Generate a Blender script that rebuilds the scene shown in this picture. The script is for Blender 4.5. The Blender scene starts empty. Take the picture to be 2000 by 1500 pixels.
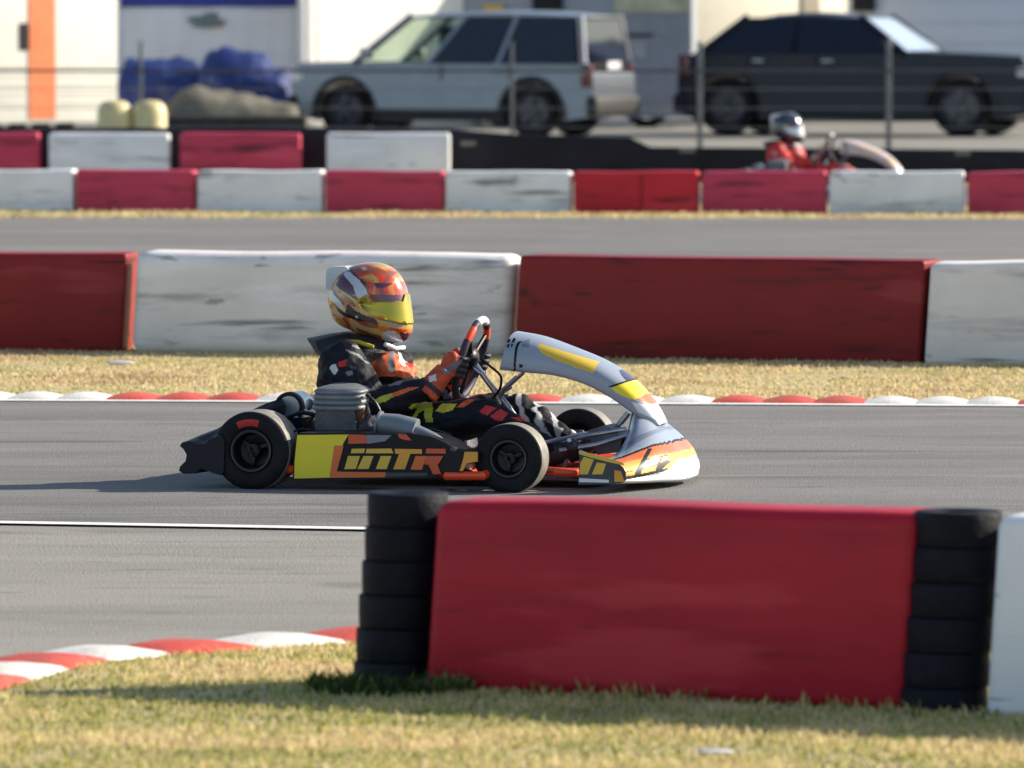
import bpy, bmesh, math, random
import numpy as np
from mathutils import Vector, Matrix, noise
random.seed(7); rng = np.random.default_rng(7)
R = math.radians; PI = math.pi
sc = bpy.context.scene; C = sc.collection

# ---------------- camera, sky, sun, exposure ----------------
F = 14000.0; EYE = 1.78; PITCH = math.atan(748.0 / F)
cd = bpy.data.cameras.new("camera"); cam = bpy.data.objects.new("camera", cd); C.objects.link(cam)
cam.location = (0, 0, EYE); cam.rotation_euler = (PI / 2 - PITCH, 0, 0)
cd.sensor_width = 36; cd.lens = F / 2000 * 36; cd.clip_start = 0.5; cd.clip_end = 5000
cd.dof.use_dof = True; cd.dof.focus_distance = 26.0; cd.dof.aperture_fstop = 6.3
sc.camera = cam
SUN_E, SUN_A = R(27), math.atan2(0.94, 0.32)
S = Vector((math.sin(SUN_A) * math.cos(SUN_E), math.cos(SUN_A) * math.cos(SUN_E), math.sin(SUN_E)))
w = bpy.data.worlds.new("World"); sc.world = w; w.use_nodes = True
nt = w.node_tree; sky = nt.nodes.new("ShaderNodeTexSky"); sky.sky_type = 'NISHITA'; sky.sun_disc = False
sky.sun_elevation = SUN_E; sky.sun_rotation = SUN_A
nt.links.new(sky.outputs[0], nt.nodes["Background"].inputs[0]); nt.nodes["Background"].inputs[1].default_value = 0.11
ld = bpy.data.lights.new("sun", 'SUN'); ld.energy = 5.0; ld.angle = R(0.5); ld.color = (1, 0.90, 0.74)
so = bpy.data.objects.new("sun", ld); C.objects.link(so); so.location = (30, 10, 20); so.rotation_euler = S.to_track_quat('Z', 'Y').to_euler()
sc.view_settings.view_transform = 'Standard'; sc.view_settings.look = 'None'; sc.view_settings.exposure = 0.68

# ---------------- measuring from the photograph ----------------
def ray(px, py):
    d = Vector(((px - 1000) / F, 1, (750 - py) / F)); c, s = math.cos(PITCH), math.sin(PITCH)
    return Vector((d.x, d.y * c + d.z * s, -d.y * s + d.z * c))
def G(px, py, z=0.0):
    d = ray(px, py); t = (z - EYE) / d.z; return Vector((d.x * t, d.y * t, z))
def AT(px, py, Y):
    d = ray(px, py); t = Y / d.y; return Vector((d.x * t, Y, EYE + d.z * t))

# ---------------- materials ----------------
MATS = {}
def M(name, col, rough=0.5, metal=0.0, var=0.12, scale=6.0, bump=0.0, bscale=60.0, coat=0.0, stretch=(1, 1, 1), spec=None, dirt=None, detail=5, scratch=0):
    if name in MATS: return MATS[name]
    m = bpy.data.materials.new(name); m.use_nodes = True; t = m.node_tree; L = t.links.new
    b = t.nodes["Principled BSDF"]; b.inputs["Roughness"].default_value = rough; b.inputs["Metallic"].default_value = metal
    b.inputs["Coat Weight"].default_value = coat; b.inputs["Coat Roughness"].default_value = 0.06
    if spec is not None: b.inputs["Specular IOR Level"].default_value = spec
    tc = t.nodes.new("ShaderNodeTexCoord"); mp = t.nodes.new("ShaderNodeMapping"); mp.inputs["Scale"].default_value = stretch
    L(tc.outputs["Object"], mp.inputs[0])
    n = t.nodes.new("ShaderNodeTexNoise"); n.inputs["Scale"].default_value = scale; n.inputs["Detail"].default_value = detail
    L(mp.outputs[0], n.inputs[0])
    r = t.nodes.new("ShaderNodeValToRGB"); e = r.color_ramp.elements
    e[0].position = 0.3; e[1].position = 0.7
    e[0].color = tuple(c * (1 - var) for c in col) + (1,); e[1].color = tuple(min(1, c * (1 + var)) for c in col) + (1,)
    L(n.outputs[0], r.inputs[0]); out = r.outputs[0]
    if dirt:
        dcol, amt, dsc, thr = dirt
        n2 = t.nodes.new("ShaderNodeTexNoise"); n2.inputs["Scale"].default_value = dsc; n2.inputs["Detail"].default_value = 8; n2.inputs["Roughness"].default_value = 0.65
        oi = t.nodes.new("ShaderNodeObjectInfo"); mu = t.nodes.new("ShaderNodeMath"); mu.operation = 'MULTIPLY'; mu.inputs[1].default_value = 37.0; L(oi.outputs["Random"], mu.inputs[0])
        va = t.nodes.new("ShaderNodeVectorMath"); va.operation = 'ADD'; L(tc.outputs["Object"], va.inputs[0]); L(mu.outputs[0], va.inputs[1])
        mp2 = t.nodes.new("ShaderNodeMapping"); mp2.inputs["Location"].default_value = (3.1, 7.7, 1.3); mp2.inputs["Scale"].default_value = (0.4, 0.4, 2.8) if scratch else (0.6, 0.6, 1.9)
        L(va.outputs[0], mp2.inputs[0]); L(mp2.outputs[0], n2.inputs[0])
        r2 = t.nodes.new("ShaderNodeValToRGB"); r2.color_ramp.elements[0].position = thr; r2.color_ramp.elements[1].position = min(1, thr + 0.16)
        r2.color_ramp.elements[1].color = (amt, amt, amt, 1)
        L(n2.outputs[0], r2.inputs[0]); mx = t.nodes.new("ShaderNodeMix"); mx.data_type = 'RGBA'
        L(r2.outputs[0], mx.inputs[0]); L(out, mx.inputs[6]); mx.inputs[7].default_value = (*dcol, 1); out = mx.outputs[2]
        if scratch:
            for sx, sz, th_, am_, dc in ((1.1, 14, .63, scratch, tuple(c * .3 for c in dcol)), (.8, 5, .60, scratch * .5, tuple(min(1, c * 1.5 + .05) for c in col)), (5, 22, .66, scratch * .8, tuple(c * .35 for c in dcol))):
                mp3 = t.nodes.new("ShaderNodeMapping"); mp3.inputs["Scale"].default_value = (sx, sx, sz); mp3.inputs["Location"].default_value = (sz, sx, 2); mp3.inputs["Rotation"].default_value = (0, R(4), 0); L(va.outputs[0], mp3.inputs[0])
                n4 = t.nodes.new("ShaderNodeTexNoise"); n4.inputs["Scale"].default_value = 1; n4.inputs["Detail"].default_value = 5; L(mp3.outputs[0], n4.inputs[0])
                r4 = t.nodes.new("ShaderNodeValToRGB"); r4.color_ramp.elements[0].position = th_; r4.color_ramp.elements[1].position = th_ + .06; r4.color_ramp.elements[1].color = (am_, am_, am_, 1); L(n4.outputs[0], r4.inputs[0])
                m4 = t.nodes.new("ShaderNodeMix"); m4.data_type = 'RGBA'; L(r4.outputs[0], m4.inputs[0]); L(out, m4.inputs[6]); m4.inputs[7].default_value = (*dc, 1); out = m4.outputs[2]
    L(out, b.inputs["Base Color"])
    if bump:
        n3 = t.nodes.new("ShaderNodeTexNoise"); n3.inputs["Scale"].default_value = bscale; n3.inputs["Detail"].default_value = 4
        L(mp.outputs[0], n3.inputs[0]); bp = t.nodes.new("ShaderNodeBump"); bp.inputs["Strength"].default_value = bump; bp.inputs["Distance"].default_value = 0.02
        L(n3.outputs[0], bp.inputs["Height"]); L(bp.outputs[0], b.inputs["Normal"])
    MATS[name] = m; return m

def ground_mat(name, layers, bump=0.3, bscale=40, rough=0.9):
    """layers: first colour, then (colour, scale, stretch, threshold, softness, amount) laid over it"""
    m = bpy.data.materials.new(name); m.use_nodes = True; t = m.node_tree; L = t.links.new
    b = t.nodes["Principled BSDF"]; b.inputs["Roughness"].default_value = rough; b.inputs["Specular IOR Level"].default_value = 0.3
    g = t.nodes.new("ShaderNodeNewGeometry"); out = None
    for i, (col, s, st, th, so_, am) in enumerate(layers[1:]):
        mp = t.nodes.new("ShaderNodeMapping"); mp.inputs["Scale"].default_value = st; mp.inputs["Location"].default_value = (i * 3.7, i * 1.9, 0)
        mp.inputs["Rotation"].default_value = (0, 0, R(12)); L(g.outputs["Position"], mp.inputs[0])
        n = t.nodes.new("ShaderNodeTexNoise"); n.inputs["Scale"].default_value = s; n.inputs["Detail"].default_value = 7; n.inputs["Roughness"].default_value = 0.6
        L(mp.outputs[0], n.inputs[0]); r = t.nodes.new("ShaderNodeValToRGB"); r.color_ramp.elements[0].position = th; r.color_ramp.elements[1].position = th + so_
        r.color_ramp.elements[1].color = (am, am, am, 1); L(n.outputs[0], r.inputs[0])
        mx = t.nodes.new("ShaderNodeMix"); mx.data_type = 'RGBA'; L(r.outputs[0], mx.inputs[0])
        if out is None: mx.inputs[6].default_value = (*layers[0], 1)
        else: L(out, mx.inputs[6])
        mx.inputs[7].default_value = (*col, 1); out = mx.outputs[2]
    L(out, b.inputs["Base Color"])
    n3 = t.nodes.new("ShaderNodeTexNoise"); n3.inputs["Scale"].default_value = bscale; n3.inputs["Detail"].default_value = 6
    L(g.outputs["Position"], n3.inputs[0]); bp = t.nodes.new("ShaderNodeBump"); bp.inputs["Strength"].default_value = bump; bp.inputs["Distance"].default_value = 0.03
    L(n3.outputs[0], bp.inputs["Height"]); L(bp.outputs[0], b.inputs["Normal"]); MATS[name] = m
    return m

BLACK = M("black_plastic", (0.007, 0.007, 0.011), 0.45, bump=0.1, spec=.3)
RUBBER = M("tyre_rubber", (0.009, 0.009, 0.011), 0.7, var=0.3, scale=20, bump=0.15, bscale=90, spec=.25)
RUBBER_OLD = M("old_tyre_rubber", (0.005, 0.006, 0.012), 0.65, spec=.2, var=0.35, scale=14, bump=0.25, bscale=60, dirt=((0.025, 0.025, 0.028), 0.5, 7, 0.56))
TREAD = M("worn_tread", (0.22, 0.21, 0.18), 0.55, var=0.25, scale=30)
RIM_LIP = M("rim_lip_grey", (0.09, 0.09, 0.09), 0.45, 0.6)
RIM = M("dark_rim", (0.018, 0.018, 0.02), 0.4, 0.5)
STEEL = M("steel", (0.42, 0.45, 0.50), 0.3, 0.85, var=0.2, scale=20)
ALU = M("cast_aluminium", (0.30, 0.32, 0.35), 0.42, 0.75, var=0.2, scale=18, bump=0.15)
ALU_DARK = M("dull_aluminium", (0.12, 0.12, 0.14), 0.5, 0.6, var=0.3, scale=14, bump=0.2)
ORANGE_TUBE = M("orange_frame_paint", (0.85, 0.07, 0.008), 0.3, coat=0.5)
YEL = M("yellow_vinyl", (0.80, 0.66, 0.015), 0.28, coat=0.4, var=0.06)
GOLD = M("gold_vinyl", (0.72, 0.48, 0.05), 0.3, coat=0.4, var=0.08)
AMB = M("amber_vinyl", (0.78, 0.34, 0.03), 0.3, coat=0.4, var=0.08)
ORA = M("orange_vinyl", (0.70, 0.14, 0.02), 0.3, coat=0.4, var=0.08)
RDO = M("red_orange_vinyl", (0.62, 0.075, 0.02), 0.3, coat=0.4, var=0.08)
KBLK = M("black_vinyl", (0.007, 0.007, 0.011), 0.4, spec=.25)
KGRY = M("graphite_vinyl", (0.06, 0.066, 0.08), 0.35, spec=.3)
PALE = M("pale_blue_grey_plastic", (0.29, 0.33, 0.40), 0.32, coat=0.5, var=0.06, dirt=((0.12, 0.12, 0.14), 0.5, 14, 0.62))
WHT = M("white_plastic", (0.75, 0.76, 0.78), 0.3, coat=0.4, var=0.04)
SLATE = M("slate_vinyl", (0.17, 0.20, 0.26), 0.3, coat=0.5)
PURP = M("dark_purple_vinyl", (0.05, 0.02, 0.06), 0.3, coat=0.5)

# ---------------- mesh helpers ----------------
def tag(o, label=None, cat=None, group=None, kind=None):
    if label: o["label"] = label
    if cat: o["category"] = cat
    if group: o["group"] = group
    if kind: o["kind"] = kind
    return o
def empty(name, mat=Matrix(), label=None, cat=None, group=None):
    o = bpy.data.objects.new(name, None); C.objects.link(o); o.matrix_world = mat; o.empty_display_size = 0.2
    return tag(o, label, cat, group)
def finish(name, me, mats, parent=None, smooth=True, angle=35):
    for m in (mats if isinstance(mats, (list, tuple)) else [mats]): me.materials.append(m)
    o = bpy.data.objects.new(name, me); C.objects.link(o)
    if smooth:
        me.shade_smooth(); me.set_sharp_from_angle(angle=R(angle))
    if parent: o.parent = parent
    return o
class MB:
    def __init__(s): s.bm = bmesh.new(); s.mi = 0
    def _add(s, verts, faces, close=True):
        vs = [s.bm.verts.new(v) for v in verts]
        for f in faces:
            try: fc = s.bm.faces.new([vs[i] for i in f]); fc.material_index = s.mi
            except ValueError: pass
        return vs
    def box(s, c, d, rot=None, bev=0.0, seg=2):
        t = bmesh.new(); bmesh.ops.create_cube(t, size=1)
        bmesh.ops.scale(t, vec=d, verts=t.verts)
        if bev: bmesh.ops.bevel(t, geom=t.edges[:], offset=bev, segments=seg, affect='EDGES', profile=0.5)
        if rot is not None: bmesh.ops.transform(t, matrix=rot.to_4x4(), verts=t.verts)
        bmesh.ops.translate(t, vec=c, verts=t.verts); return s.merge(t)
    def merge(s, t):
        mp = {}
        for v in t.verts: mp[v] = s.bm.verts.new(v.co)
        for f in t.faces:
            try: n = s.bm.faces.new([mp[v] for v in f.verts]); n.material_index = s.mi
            except ValueError: pass
        t.free(); return s
    def ell(s, c, r, rot=None, u=20, v=12):
        t = bmesh.new(); bmesh.ops.create_uvsphere(t, u_segments=u, v_segments=v, radius=1)
        bmesh.ops.scale(t, vec=r, verts=t.verts)
        if rot is not None: bmesh.ops.transform(t, matrix=rot.to_4x4(), verts=t.verts)
        bmesh.ops.translate(t, vec=c, verts=t.verts); return s.merge(t)
    def tube(s, pts, rad, n=12, cap=True, flat=1.0):
        pts = [Vector(p) for p in pts]; k = len(pts); rad = rad if isinstance(rad, (list, tuple)) else [rad] * k
        rings = []; ref = None
        for i, p in enumerate(pts):
            d = (pts[min(i + 1, k - 1)] - pts[max(i - 1, 0)]).normalized()
            if ref is None: ref = Vector((0, 0, 1)) if abs(d.z) < 0.9 else Vector((0, 1, 0))
            a = (ref - d * ref.dot(d)).normalized(); b = d.cross(a); ref = a
            rings.append([s.bm.verts.new(p + (a * math.cos(2 * PI * j / n) + b * math.sin(2 * PI * j / n) * flat) * rad[i]) for j in range(n)])
        for i in range(k - 1):
            for j in range(n):
                f = s.bm.faces.new((rings[i][j], rings[i][(j + 1) % n], rings[i + 1][(j + 1) % n], rings[i + 1][j])); f.material_index = s.mi
        if cap:
            for rg in (rings[0][::-1], rings[-1]): f = s.bm.faces.new(rg); f.material_index = s.mi
        return s
    def lathe(s, prof, M4=Matrix(), n=48, closed=True):
        """profile of (axial, radius) round local Y, closed ring profile"""
        rows = []
        for (a, r) in prof: rows.append([s.bm.verts.new(M4 @ Vector((r * math.cos(2 * PI * j / n), a, r * math.sin(2 * PI * j / n)))) for j in range(n)])
        m = len(rows)
        for i in range(m if closed else m - 1):
            for j in range(n):
                q = (rows[i][j], rows[i][(j + 1) % n], rows[(i + 1) % m][(j + 1) % n], rows[(i + 1) % m][j])
                try: f = s.bm.faces.new(q); f.material_index = s.mi
                except ValueError: pass
        return s
    def prism(s, poly, y0, y1, yf=None, bev=0.0, seg=2):
        """(x,z) polygon extruded along y; yf(x,z,side) overrides y"""
        t = bmesh.new()
        a = [t.verts.new((x, yf(x, z, 0) if yf else y0, z)) for x, z in poly]; b = [t.verts.new((x, yf(x, z, 1) if yf else y1, z)) for x, z in poly]
        n = len(poly)
        t.faces.new(a); t.faces.new(b[::-1])
        for i in range(n): t.faces.new((a[i], b[i], b[(i + 1) % n], a[(i + 1) % n]))
        if bev:
            es = [e for e in t.edges if e.calc_face_angle(0) > 0.35]
            bmesh.ops.bevel(t, geom=es, offset=bev, segments=seg, affect='EDGES', profile=0.5)
        return s.merge(t)
    def loft(s, rings, closed=True, caps=True):
        rows = [[s.bm.verts.new(p) for p in r] for r in rings]; n = len(rows[0])
        for i in range(len(rows) - 1):
            for j in range(n if closed else n - 1):
                f = s.bm.faces.new((rows[i][j], rows[i][(j + 1) % n], rows[i + 1][(j + 1) % n], rows[i + 1][j])); f.material_index = s.mi
        if caps and closed:
            for rg in (rows[0][::-1], rows[-1]): f = s.bm.faces.new(rg); f.material_index = s.mi
        return s
    def build(s, name, mats, parent=None, smooth=True, angle=35):
        bmesh.ops.recalc_face_normals(s.bm, faces=s.bm.faces[:])
        me = bpy.data.meshes.new(name); s.bm.to_mesh(me); s.bm.free()
        return finish(name, me, mats, parent, smooth, angle)
def inpoly(x, z, P):
    c = False; j = len(P) - 1
    for i in range(len(P)):
        if (P[i][1] > z) != (P[j][1] > z) and x < (P[j][0] - P[i][0]) * (z - P[i][1]) / (P[j][1] - P[i][1]) + P[i][0]: c = not c
        j = i
    return c
def fuse(mb, name, mats, parent, voxel=0.008, smooth=4, wob=0.0, wsc=12):
    bmesh.ops.recalc_face_normals(mb.bm, faces=mb.bm.faces[:])
    me = bpy.data.meshes.new(name + "_src"); mb.bm.to_mesh(me); mb.bm.free()
    o = bpy.data.objects.new(name + "_src", me); C.objects.link(o)
    r = o.modifiers.new("r", 'REMESH'); r.mode = 'VOXEL'; r.voxel_size = voxel
    k = o.modifiers.new("s", 'SMOOTH'); k.iterations = smooth; k.factor = 0.5
    dg = bpy.context.evaluated_depsgraph_get(); dg.update()
    m2 = bpy.data.meshes.new_from_object(o.evaluated_get(dg)); m2.name = name
    bpy.data.objects.remove(o)
    m2.materials.clear()
    if wob:
        nr = [v.normal.copy() for v in m2.vertices]
        for v, n_ in zip(m2.vertices, nr):
            q = v.co * wsc; v.co += n_ * wob * (noise.noise(Vector((q.x * 0.6, q.y, q.z * 1.6))) + 0.5 * noise.noise(q * 2.3))
    ob = finish(name, m2, mats, parent, True, 80)
    return ob
def paint(o, rules):
    """rules: (material index, polygon in (x,z), y_low, y_high), later ones on top"""
    me = o.data
    for p in me.polygons:
        c = p.center
        for mi, P, y0, y1 in rules:
            if y0 <= c.y <= y1 and inpoly(c.x, c.z, P): p.material_index = mi
def cat(pts, n):
    pts = [Vector(p) for p in pts]; out = []; k = len(pts) - 1
    for i in range(n):
        t = i / (n - 1) * k; a = min(int(t), k - 1); u = t - a
        p0, p1, p2, p3 = pts[max(a - 1, 0)], pts[a], pts[a + 1], pts[min(a + 2, k)]
        out.append(0.5 * ((2 * p1) + (p2 - p0) * u + (2 * p0 - 5 * p1 + 4 * p2 - p3) * u * u + (3 * p1 - p0 - 3 * p2 + p3) * u ** 3))
    return out

# ---------------- ground, tracks, kerbs ----------------
def sheet(name, near, far, z, mat, x0=-60, x1=60):
    """strip of ground between two lines given as lists of world points"""
    def ext(L):
        L = [Vector((p.x, p.y, 0)) for p in L]
        a, b = L[0], L[1]; d = (b - a) / (b.x - a.x); L.insert(0, a + d * (x0 - a.x))
        a, b = L[-2], L[-1]; d = (b - a) / (b.x - a.x); L.append(b + d * (x1 - b.x)); return L
    n_, f_ = ext(near), ext(far); bm = bmesh.new()
    for L in (n_, f_):
        for p in L: p.z = z
    vs = [bm.verts.new(p) for p in n_ + f_[::-1]]; f = bm.faces.new(vs); bm.normal_update()
    if f.normal.z < 0: f.normal_flip()
    bmesh.ops.triangulate(bm, faces=[f]); me = bpy.data.meshes.new(name); bm.to_mesh(me); bm.free()
    o = finish(name, me, mat, None, False); tag(o, kind="structure"); return o
EARTH = ground_mat("dry_earth_and_turf", [(0.54, 0.43, 0.24), ((0.34, 0.29, 0.10), 1.3, (1, 1, 1), 0.45, 0.15, 0.8), ((0.56, 0.44, 0.24), 6, (1, 1, 1), 0.5, 0.15, 0.8), ((0.16, 0.18, 0.04), 3, (1, 1, 1), 0.6, 0.1, 0.6)], 0.8, 50)
ASPH = ground_mat("worn_asphalt", [(0.29, 0.275, 0.25), ((0.15, 0.145, 0.135), 5.0, (0.3, 1.1, 1), 0.60, 0.06, 0.6), ((0.19, 0.18, 0.165), 0.55, (0.5, 2.5, 1), 0.45, 0.2, 0.8), ((0.27, 0.255, 0.225), 2.2, (0.6, 1.6, 1), 0.52, 0.18, 0.6), ((0.33, 0.31, 0.27), 60, (1, 1, 1), 0.6, 0.08, 0.5), ((0.10, 0.095, 0.085), 1.6, (0.5, 1.3, 1), 0.57, 0.08, 0.6), ((0.09, 0.085, 0.08), 3.5, (0.35, 1.3, 1), 0.63, 0.05, 0.6), ((0.06, 0.06, 0.06), 90, (1, 1, 1), 0.6, 0.1, 0.5)], 0.35, 120)
ASPH2 = ground_mat("darker_track_asphalt", [(0.205, 0.196, 0.19), ((0.10, 0.10, 0.10), 0.35, (0.12, 1.6, 1), 0.50, 0.12, 0.6), ((0.28, 0.27, 0.25), 3.0, (0.15, 1.6, 1), 0.58, 0.08, 0.45), ((0.145, 0.14, 0.138), 0.5, (0.4, 2.5, 1), 0.45, 0.2, 0.8), ((0.27, 0.26, 0.245), 2.4, (0.5, 1.6, 1), 0.52, 0.18, 0.5), ((0.34, 0.325, 0.30), 60, (1, 1, 1), 0.62, 0.08, 0.5), ((0.06, 0.06, 0.065), 0.8, (0.2, 2, 1), 0.60, 0.06, 0.6), ((0.08, 0.08, 0.08), 3.5, (0.35, 1.3, 1), 0.63, 0.05, 0.6)], 0.35, 120)
LOT = ground_mat("pale_paddock_paving", [(0.26, 0.25, 0.22), ((0.17, 0.165, 0.15), 0.4, (1, 2, 1), 0.45, 0.2, 0.8), ((0.33, 0.31, 0.27), 2, (1, 1, 1), 0.5, 0.2, 0.6)], 0.3, 30)
bm = MB(); bm._add([(-1500, -50, -0.002), (1500, -50, -0.002), (1500, 3000, -0.002), (-1500, 3000, -0.002)], [(0, 1, 2, 3)])
tag(bm.build("ground", EARTH, smooth=False), kind="structure")
kerb_line = [G(*p) for p in ((-420, 1395), (-200, 1345), (0, 1293), (180, 1272), (380, 1258), (560, 1245), (720, 1236), (950, 1232), (1250, 1236), (1700, 1250))]
lineN = [G(-400, 1019), G(0, 1025), G(700, 1037), G(2000, 1062)]
farK0 = [G(-300, 783), G(0, 787), G(1000, 792), G(2000, 798), G(2300, 800)]   # track edge of the far kerb
farK1 = [G(-300, 772), G(0, 775), G(1000, 780), G(2000, 787), G(2300, 789)]
sheet("run_off", kerb_line, lineN, 0.002, ASPH)
sheet("track", lineN, farK0, 0.006, ASPH2)
up = lambda L, d: [p + Vector((0, d, 0)) for p in L]
WLINE = M("white_line_paint", (0.80, 0.80, 0.76), 0.6, var=0.12, scale=9, dirt=((0.3, 0.29, 0.27), 0.6, 6, 0.6))
sheet("white_line", up(lineN, -0.055), up(lineN, 0.055), 0.010, WLINE)
sheet("white_line", farK0, up(farK0, 0.12), 0.011, WLINE)
sheet("back_track", [G(-300, 540), G(0, 542), G(2000, 548)], [G(-300, 421), G(0, 422), G(2000, 428)], 0.004, ASPH2)
sheet("side_track", [G(0, 401), G(2000, 401)], [Vector((-5, 69.0, 0)), Vector((5, 69.0, 0))], 0.004, ASPH2)
sheet("paddock", [Vector((-5, 71.2, 0)), Vector((5, 71.2, 0))], [Vector((-5, 135, 0)), Vector((5, 135, 0))], 0.005, LOT)
KRED = M("kerb_red_paint", (0.58, 0.075, 0.05), 0.65, var=0.2, scale=5, bump=0.2, dirt=((0.25, 0.18, 0.13), 0.5, 7, 0.55))
KWHT = M("kerb_white_paint", (0.72, 0.70, 0.64), 0.65, var=0.1, scale=5, bump=0.2, dirt=((0.35, 0.32, 0.26), 0.6, 7, 0.58))
def kerb(line, width, pitch, cols, hump, side, start=0.0):
    """saw-toothed kerb: humps along a line; side=-1 lays it on the camera's side of the line"""
    P = cat([Vector((p.x, p.y, 0)) for p in line], 60); segs = []; L = 0
    for a, b in zip(P, P[1:]): segs.append((L, a, b)); L += (b - a).length
    def at(s):
        for l0, a, b in reversed(segs):
            if s >= l0 or l0 == 0:
                d = (b - a).normalized(); return a + d * (s - l0), Vector((-d.y, d.x, 0)) * side
    mb = MB(); s = start; k = 0; sub = 8; prof = [(0, 0.0), (0.06, 0.5), (0.25, 0.85), (0.6, 1.0), (0.9, 0.8), (1.0, 0.0)]
    while s < L - pitch:
        mb.mi = cols[k % len(cols)]; rows = []
        for i in range(sub + 1):
            u = i / sub; p, n = at(s + u * pitch); h = hump * (0.2 + 0.8 * math.sin(PI * (0.08 + 0.84 * u)) ** 1.1)
            p2, n2 = at(s + u * pitch - 0.0)
            rows.append([p + n * (q * width) + Vector((0, 0, 0.002 + h * z)) for q, z in prof])
        mb.loft(rows, closed=False); s += pitch; k += 1
    return tag(mb.build("kerb", [KRED, KWHT]), kind="structure")
kerb(kerb_line, 0.27, 0.315, [0, 1], 0.03, -1, 0.05)
kerb([p + Vector((0, 0.10, 0)) for p in farK0], 0.36, 0.225, [1, 1, 1, 0, 0, 0], 0.034, 1, 0.50)

# ---------------- grass ----------------
def grass_mat(name, cols):
    m = bpy.data.materials.new(name); m.use_nodes = True; t = m.node_tree; L = t.links.new; b = t.nodes["Principled BSDF"]; b.inputs["Roughness"].default_value = 0.7
    a = t.nodes.new("ShaderNodeAttribute"); a.attribute_name = "tint"; r = t.nodes.new("ShaderNodeValToRGB")
    e = r.color_ramp.elements; e[0].color = (*cols[0], 1); e[1].color = (*cols[-1], 1)
    for i, c in enumerate(cols[1:-1]): x = e.new((i + 1) / (len(cols) - 1)); x.color = (*c, 1)
    L(a.outputs["Fac"], r.inputs[0]); L(r.outputs[0], b.inputs["Base Color"])
    tr = t.nodes.new("ShaderNodeBsdfTranslucent"); L(r.outputs[0], tr.inputs[0]); mx = t.nodes.new("ShaderNodeMixShader"); mx.inputs[0].default_value = 0.35
    L(b.outputs[0], mx.inputs[1]); L(tr.outputs[0], mx.inputs[2]); L(mx.outputs[0], t.nodes["Material Output"].inputs[0]); return m
GR = grass_mat("grass_blades", [(0.02, 0.05, 0.01), (0.14, 0.18, 0.03), (0.40, 0.42, 0.10), (0.70, 0.58, 0.27), (0.82, 0.67, 0.40), (0.55, 0.39, 0.22)])
def grass(name, n, xr, yr, h0, h1, keep, green=0.0, wd=0.0035, lean=0.6):
    x = rng.uniform(*xr, n); y = rng.uniform(*yr, n)
    nz = np.array([noise.noise(Vector((a * 0.9, b * 0.9, 3))) + 0.6 * noise.noise(Vector((a * 3.1, b * 3.1, 7))) + 0.7 * noise.noise(Vector((a * 1.2, b * 4.0, 17))) for a, b in zip(x, y)])
    k = np.array([keep(a, b) for a, b in zip(x, y)]) & (rng.uniform(0, 1, n) < np.clip(0.75 + nz, 0.15, 1)); x, y, nz = x[k], y[k], nz[k]; n = len(x)
    h = rng.uniform(h0, h1, n) * (0.7 + 0.5 * rng.uniform(0, 1, n)) * (1 + 0.5 * nz); th = rng.uniform(0, 2 * PI, n); ln = rng.uniform(0, lean, n) * h; la = rng.uniform(0, 2 * PI, n)
    wx, wy = np.cos(th) * wd, np.sin(th) * wd; dx, dy = np.cos(la) * ln, np.sin(la) * ln
    V = np.empty((n, 5, 3)); z0 = -0.002
    V[:, 0] = np.stack([x - wx, y - wy, np.full(n, z0)], 1); V[:, 1] = np.stack([x + wx, y + wy, np.full(n, z0)], 1)
    V[:, 2] = np.stack([x + dx * .4 + wx * .8, y + dy * .4 + wy * .8, h * .6], 1); V[:, 3] = np.stack([x + dx * .4 - wx * .8, y + dy * .4 - wy * .8, h * .6], 1)
    V[:, 4] = np.stack([x + dx, y + dy, h], 1)
    me = bpy.data.meshes.new(name); b = np.arange(n) * 5
    q = np.stack([b, b + 1, b + 2, b + 3], 1); t3 = np.stack([b + 3, b + 2, b + 4], 1)
    me.vertices.add(n * 5); me.vertices.foreach_set("co", V.reshape(-1).astype(np.float32))
    me.loops.add(n * 7); me.loops.foreach_set("vertex_index", np.concatenate([q.reshape(-1), t3.reshape(-1)]).astype(np.int32))
    me.polygons.add(n * 2); me.polygons.foreach_set("loop_start", np.concatenate([np.arange(n) * 4, n * 4 + np.arange(n) * 3]).astype(np.int32))
    me.update(calc_edges=True); at = me.attributes.new("tint", 'FLOAT', 'POINT')
    tv = np.clip(0.62 - green + 0.48 * nz + rng.normal(0, 0.14, n), 0, 1); at.data.foreach_set("value", np.repeat(tv, 5).astype(np.float32))
    o = finish(name, me, GR, None, False); return tag(o, kind="stuff")
def line_y(L, x):
    for a, b in zip(L, L[1:]):
        if x <= b.x: break
    return a.y + (b.y - a.y) * (x - a.x) / (b.x - a.x)
grass("near_grass", 170000, (-2.6, 3.2), (15.2, 20.4), 0.005, 0.018, lambda a, b: b < line_y(kerb_line, a) - 0.25, 0.12, 0.003, 1.3)
grass("verge_grass", 90000, (-4.6, 4.9), (31.6, 37.5), 0.004, 0.014, lambda a, b: b > line_y(farK0, a) + 0.44, -0.10, 0.005, 1.4)
grass("far_grass", 16000, (-7, 7), (58.3, 61.5), 0.01, 0.03, lambda a, b: b > 58.5, -0.05, 0.010, 1.2)
a0 = G(690, 1345); a1 = G(860, 1352)
grass("weeds", 2600, (a0.x - 0.12, a1.x + 0.22), (a1.y - 0.16, a0.y + 0.10), 0.02, 0.05, lambda a, b: math.hypot((a - a0.x - 0.09) / 0.24, (b - a0.y) / 0.2) < 1, 0.55, 0.005, 0.9)
b0 = G(870, 1345); b1 = G(1765, 1392)
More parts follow.
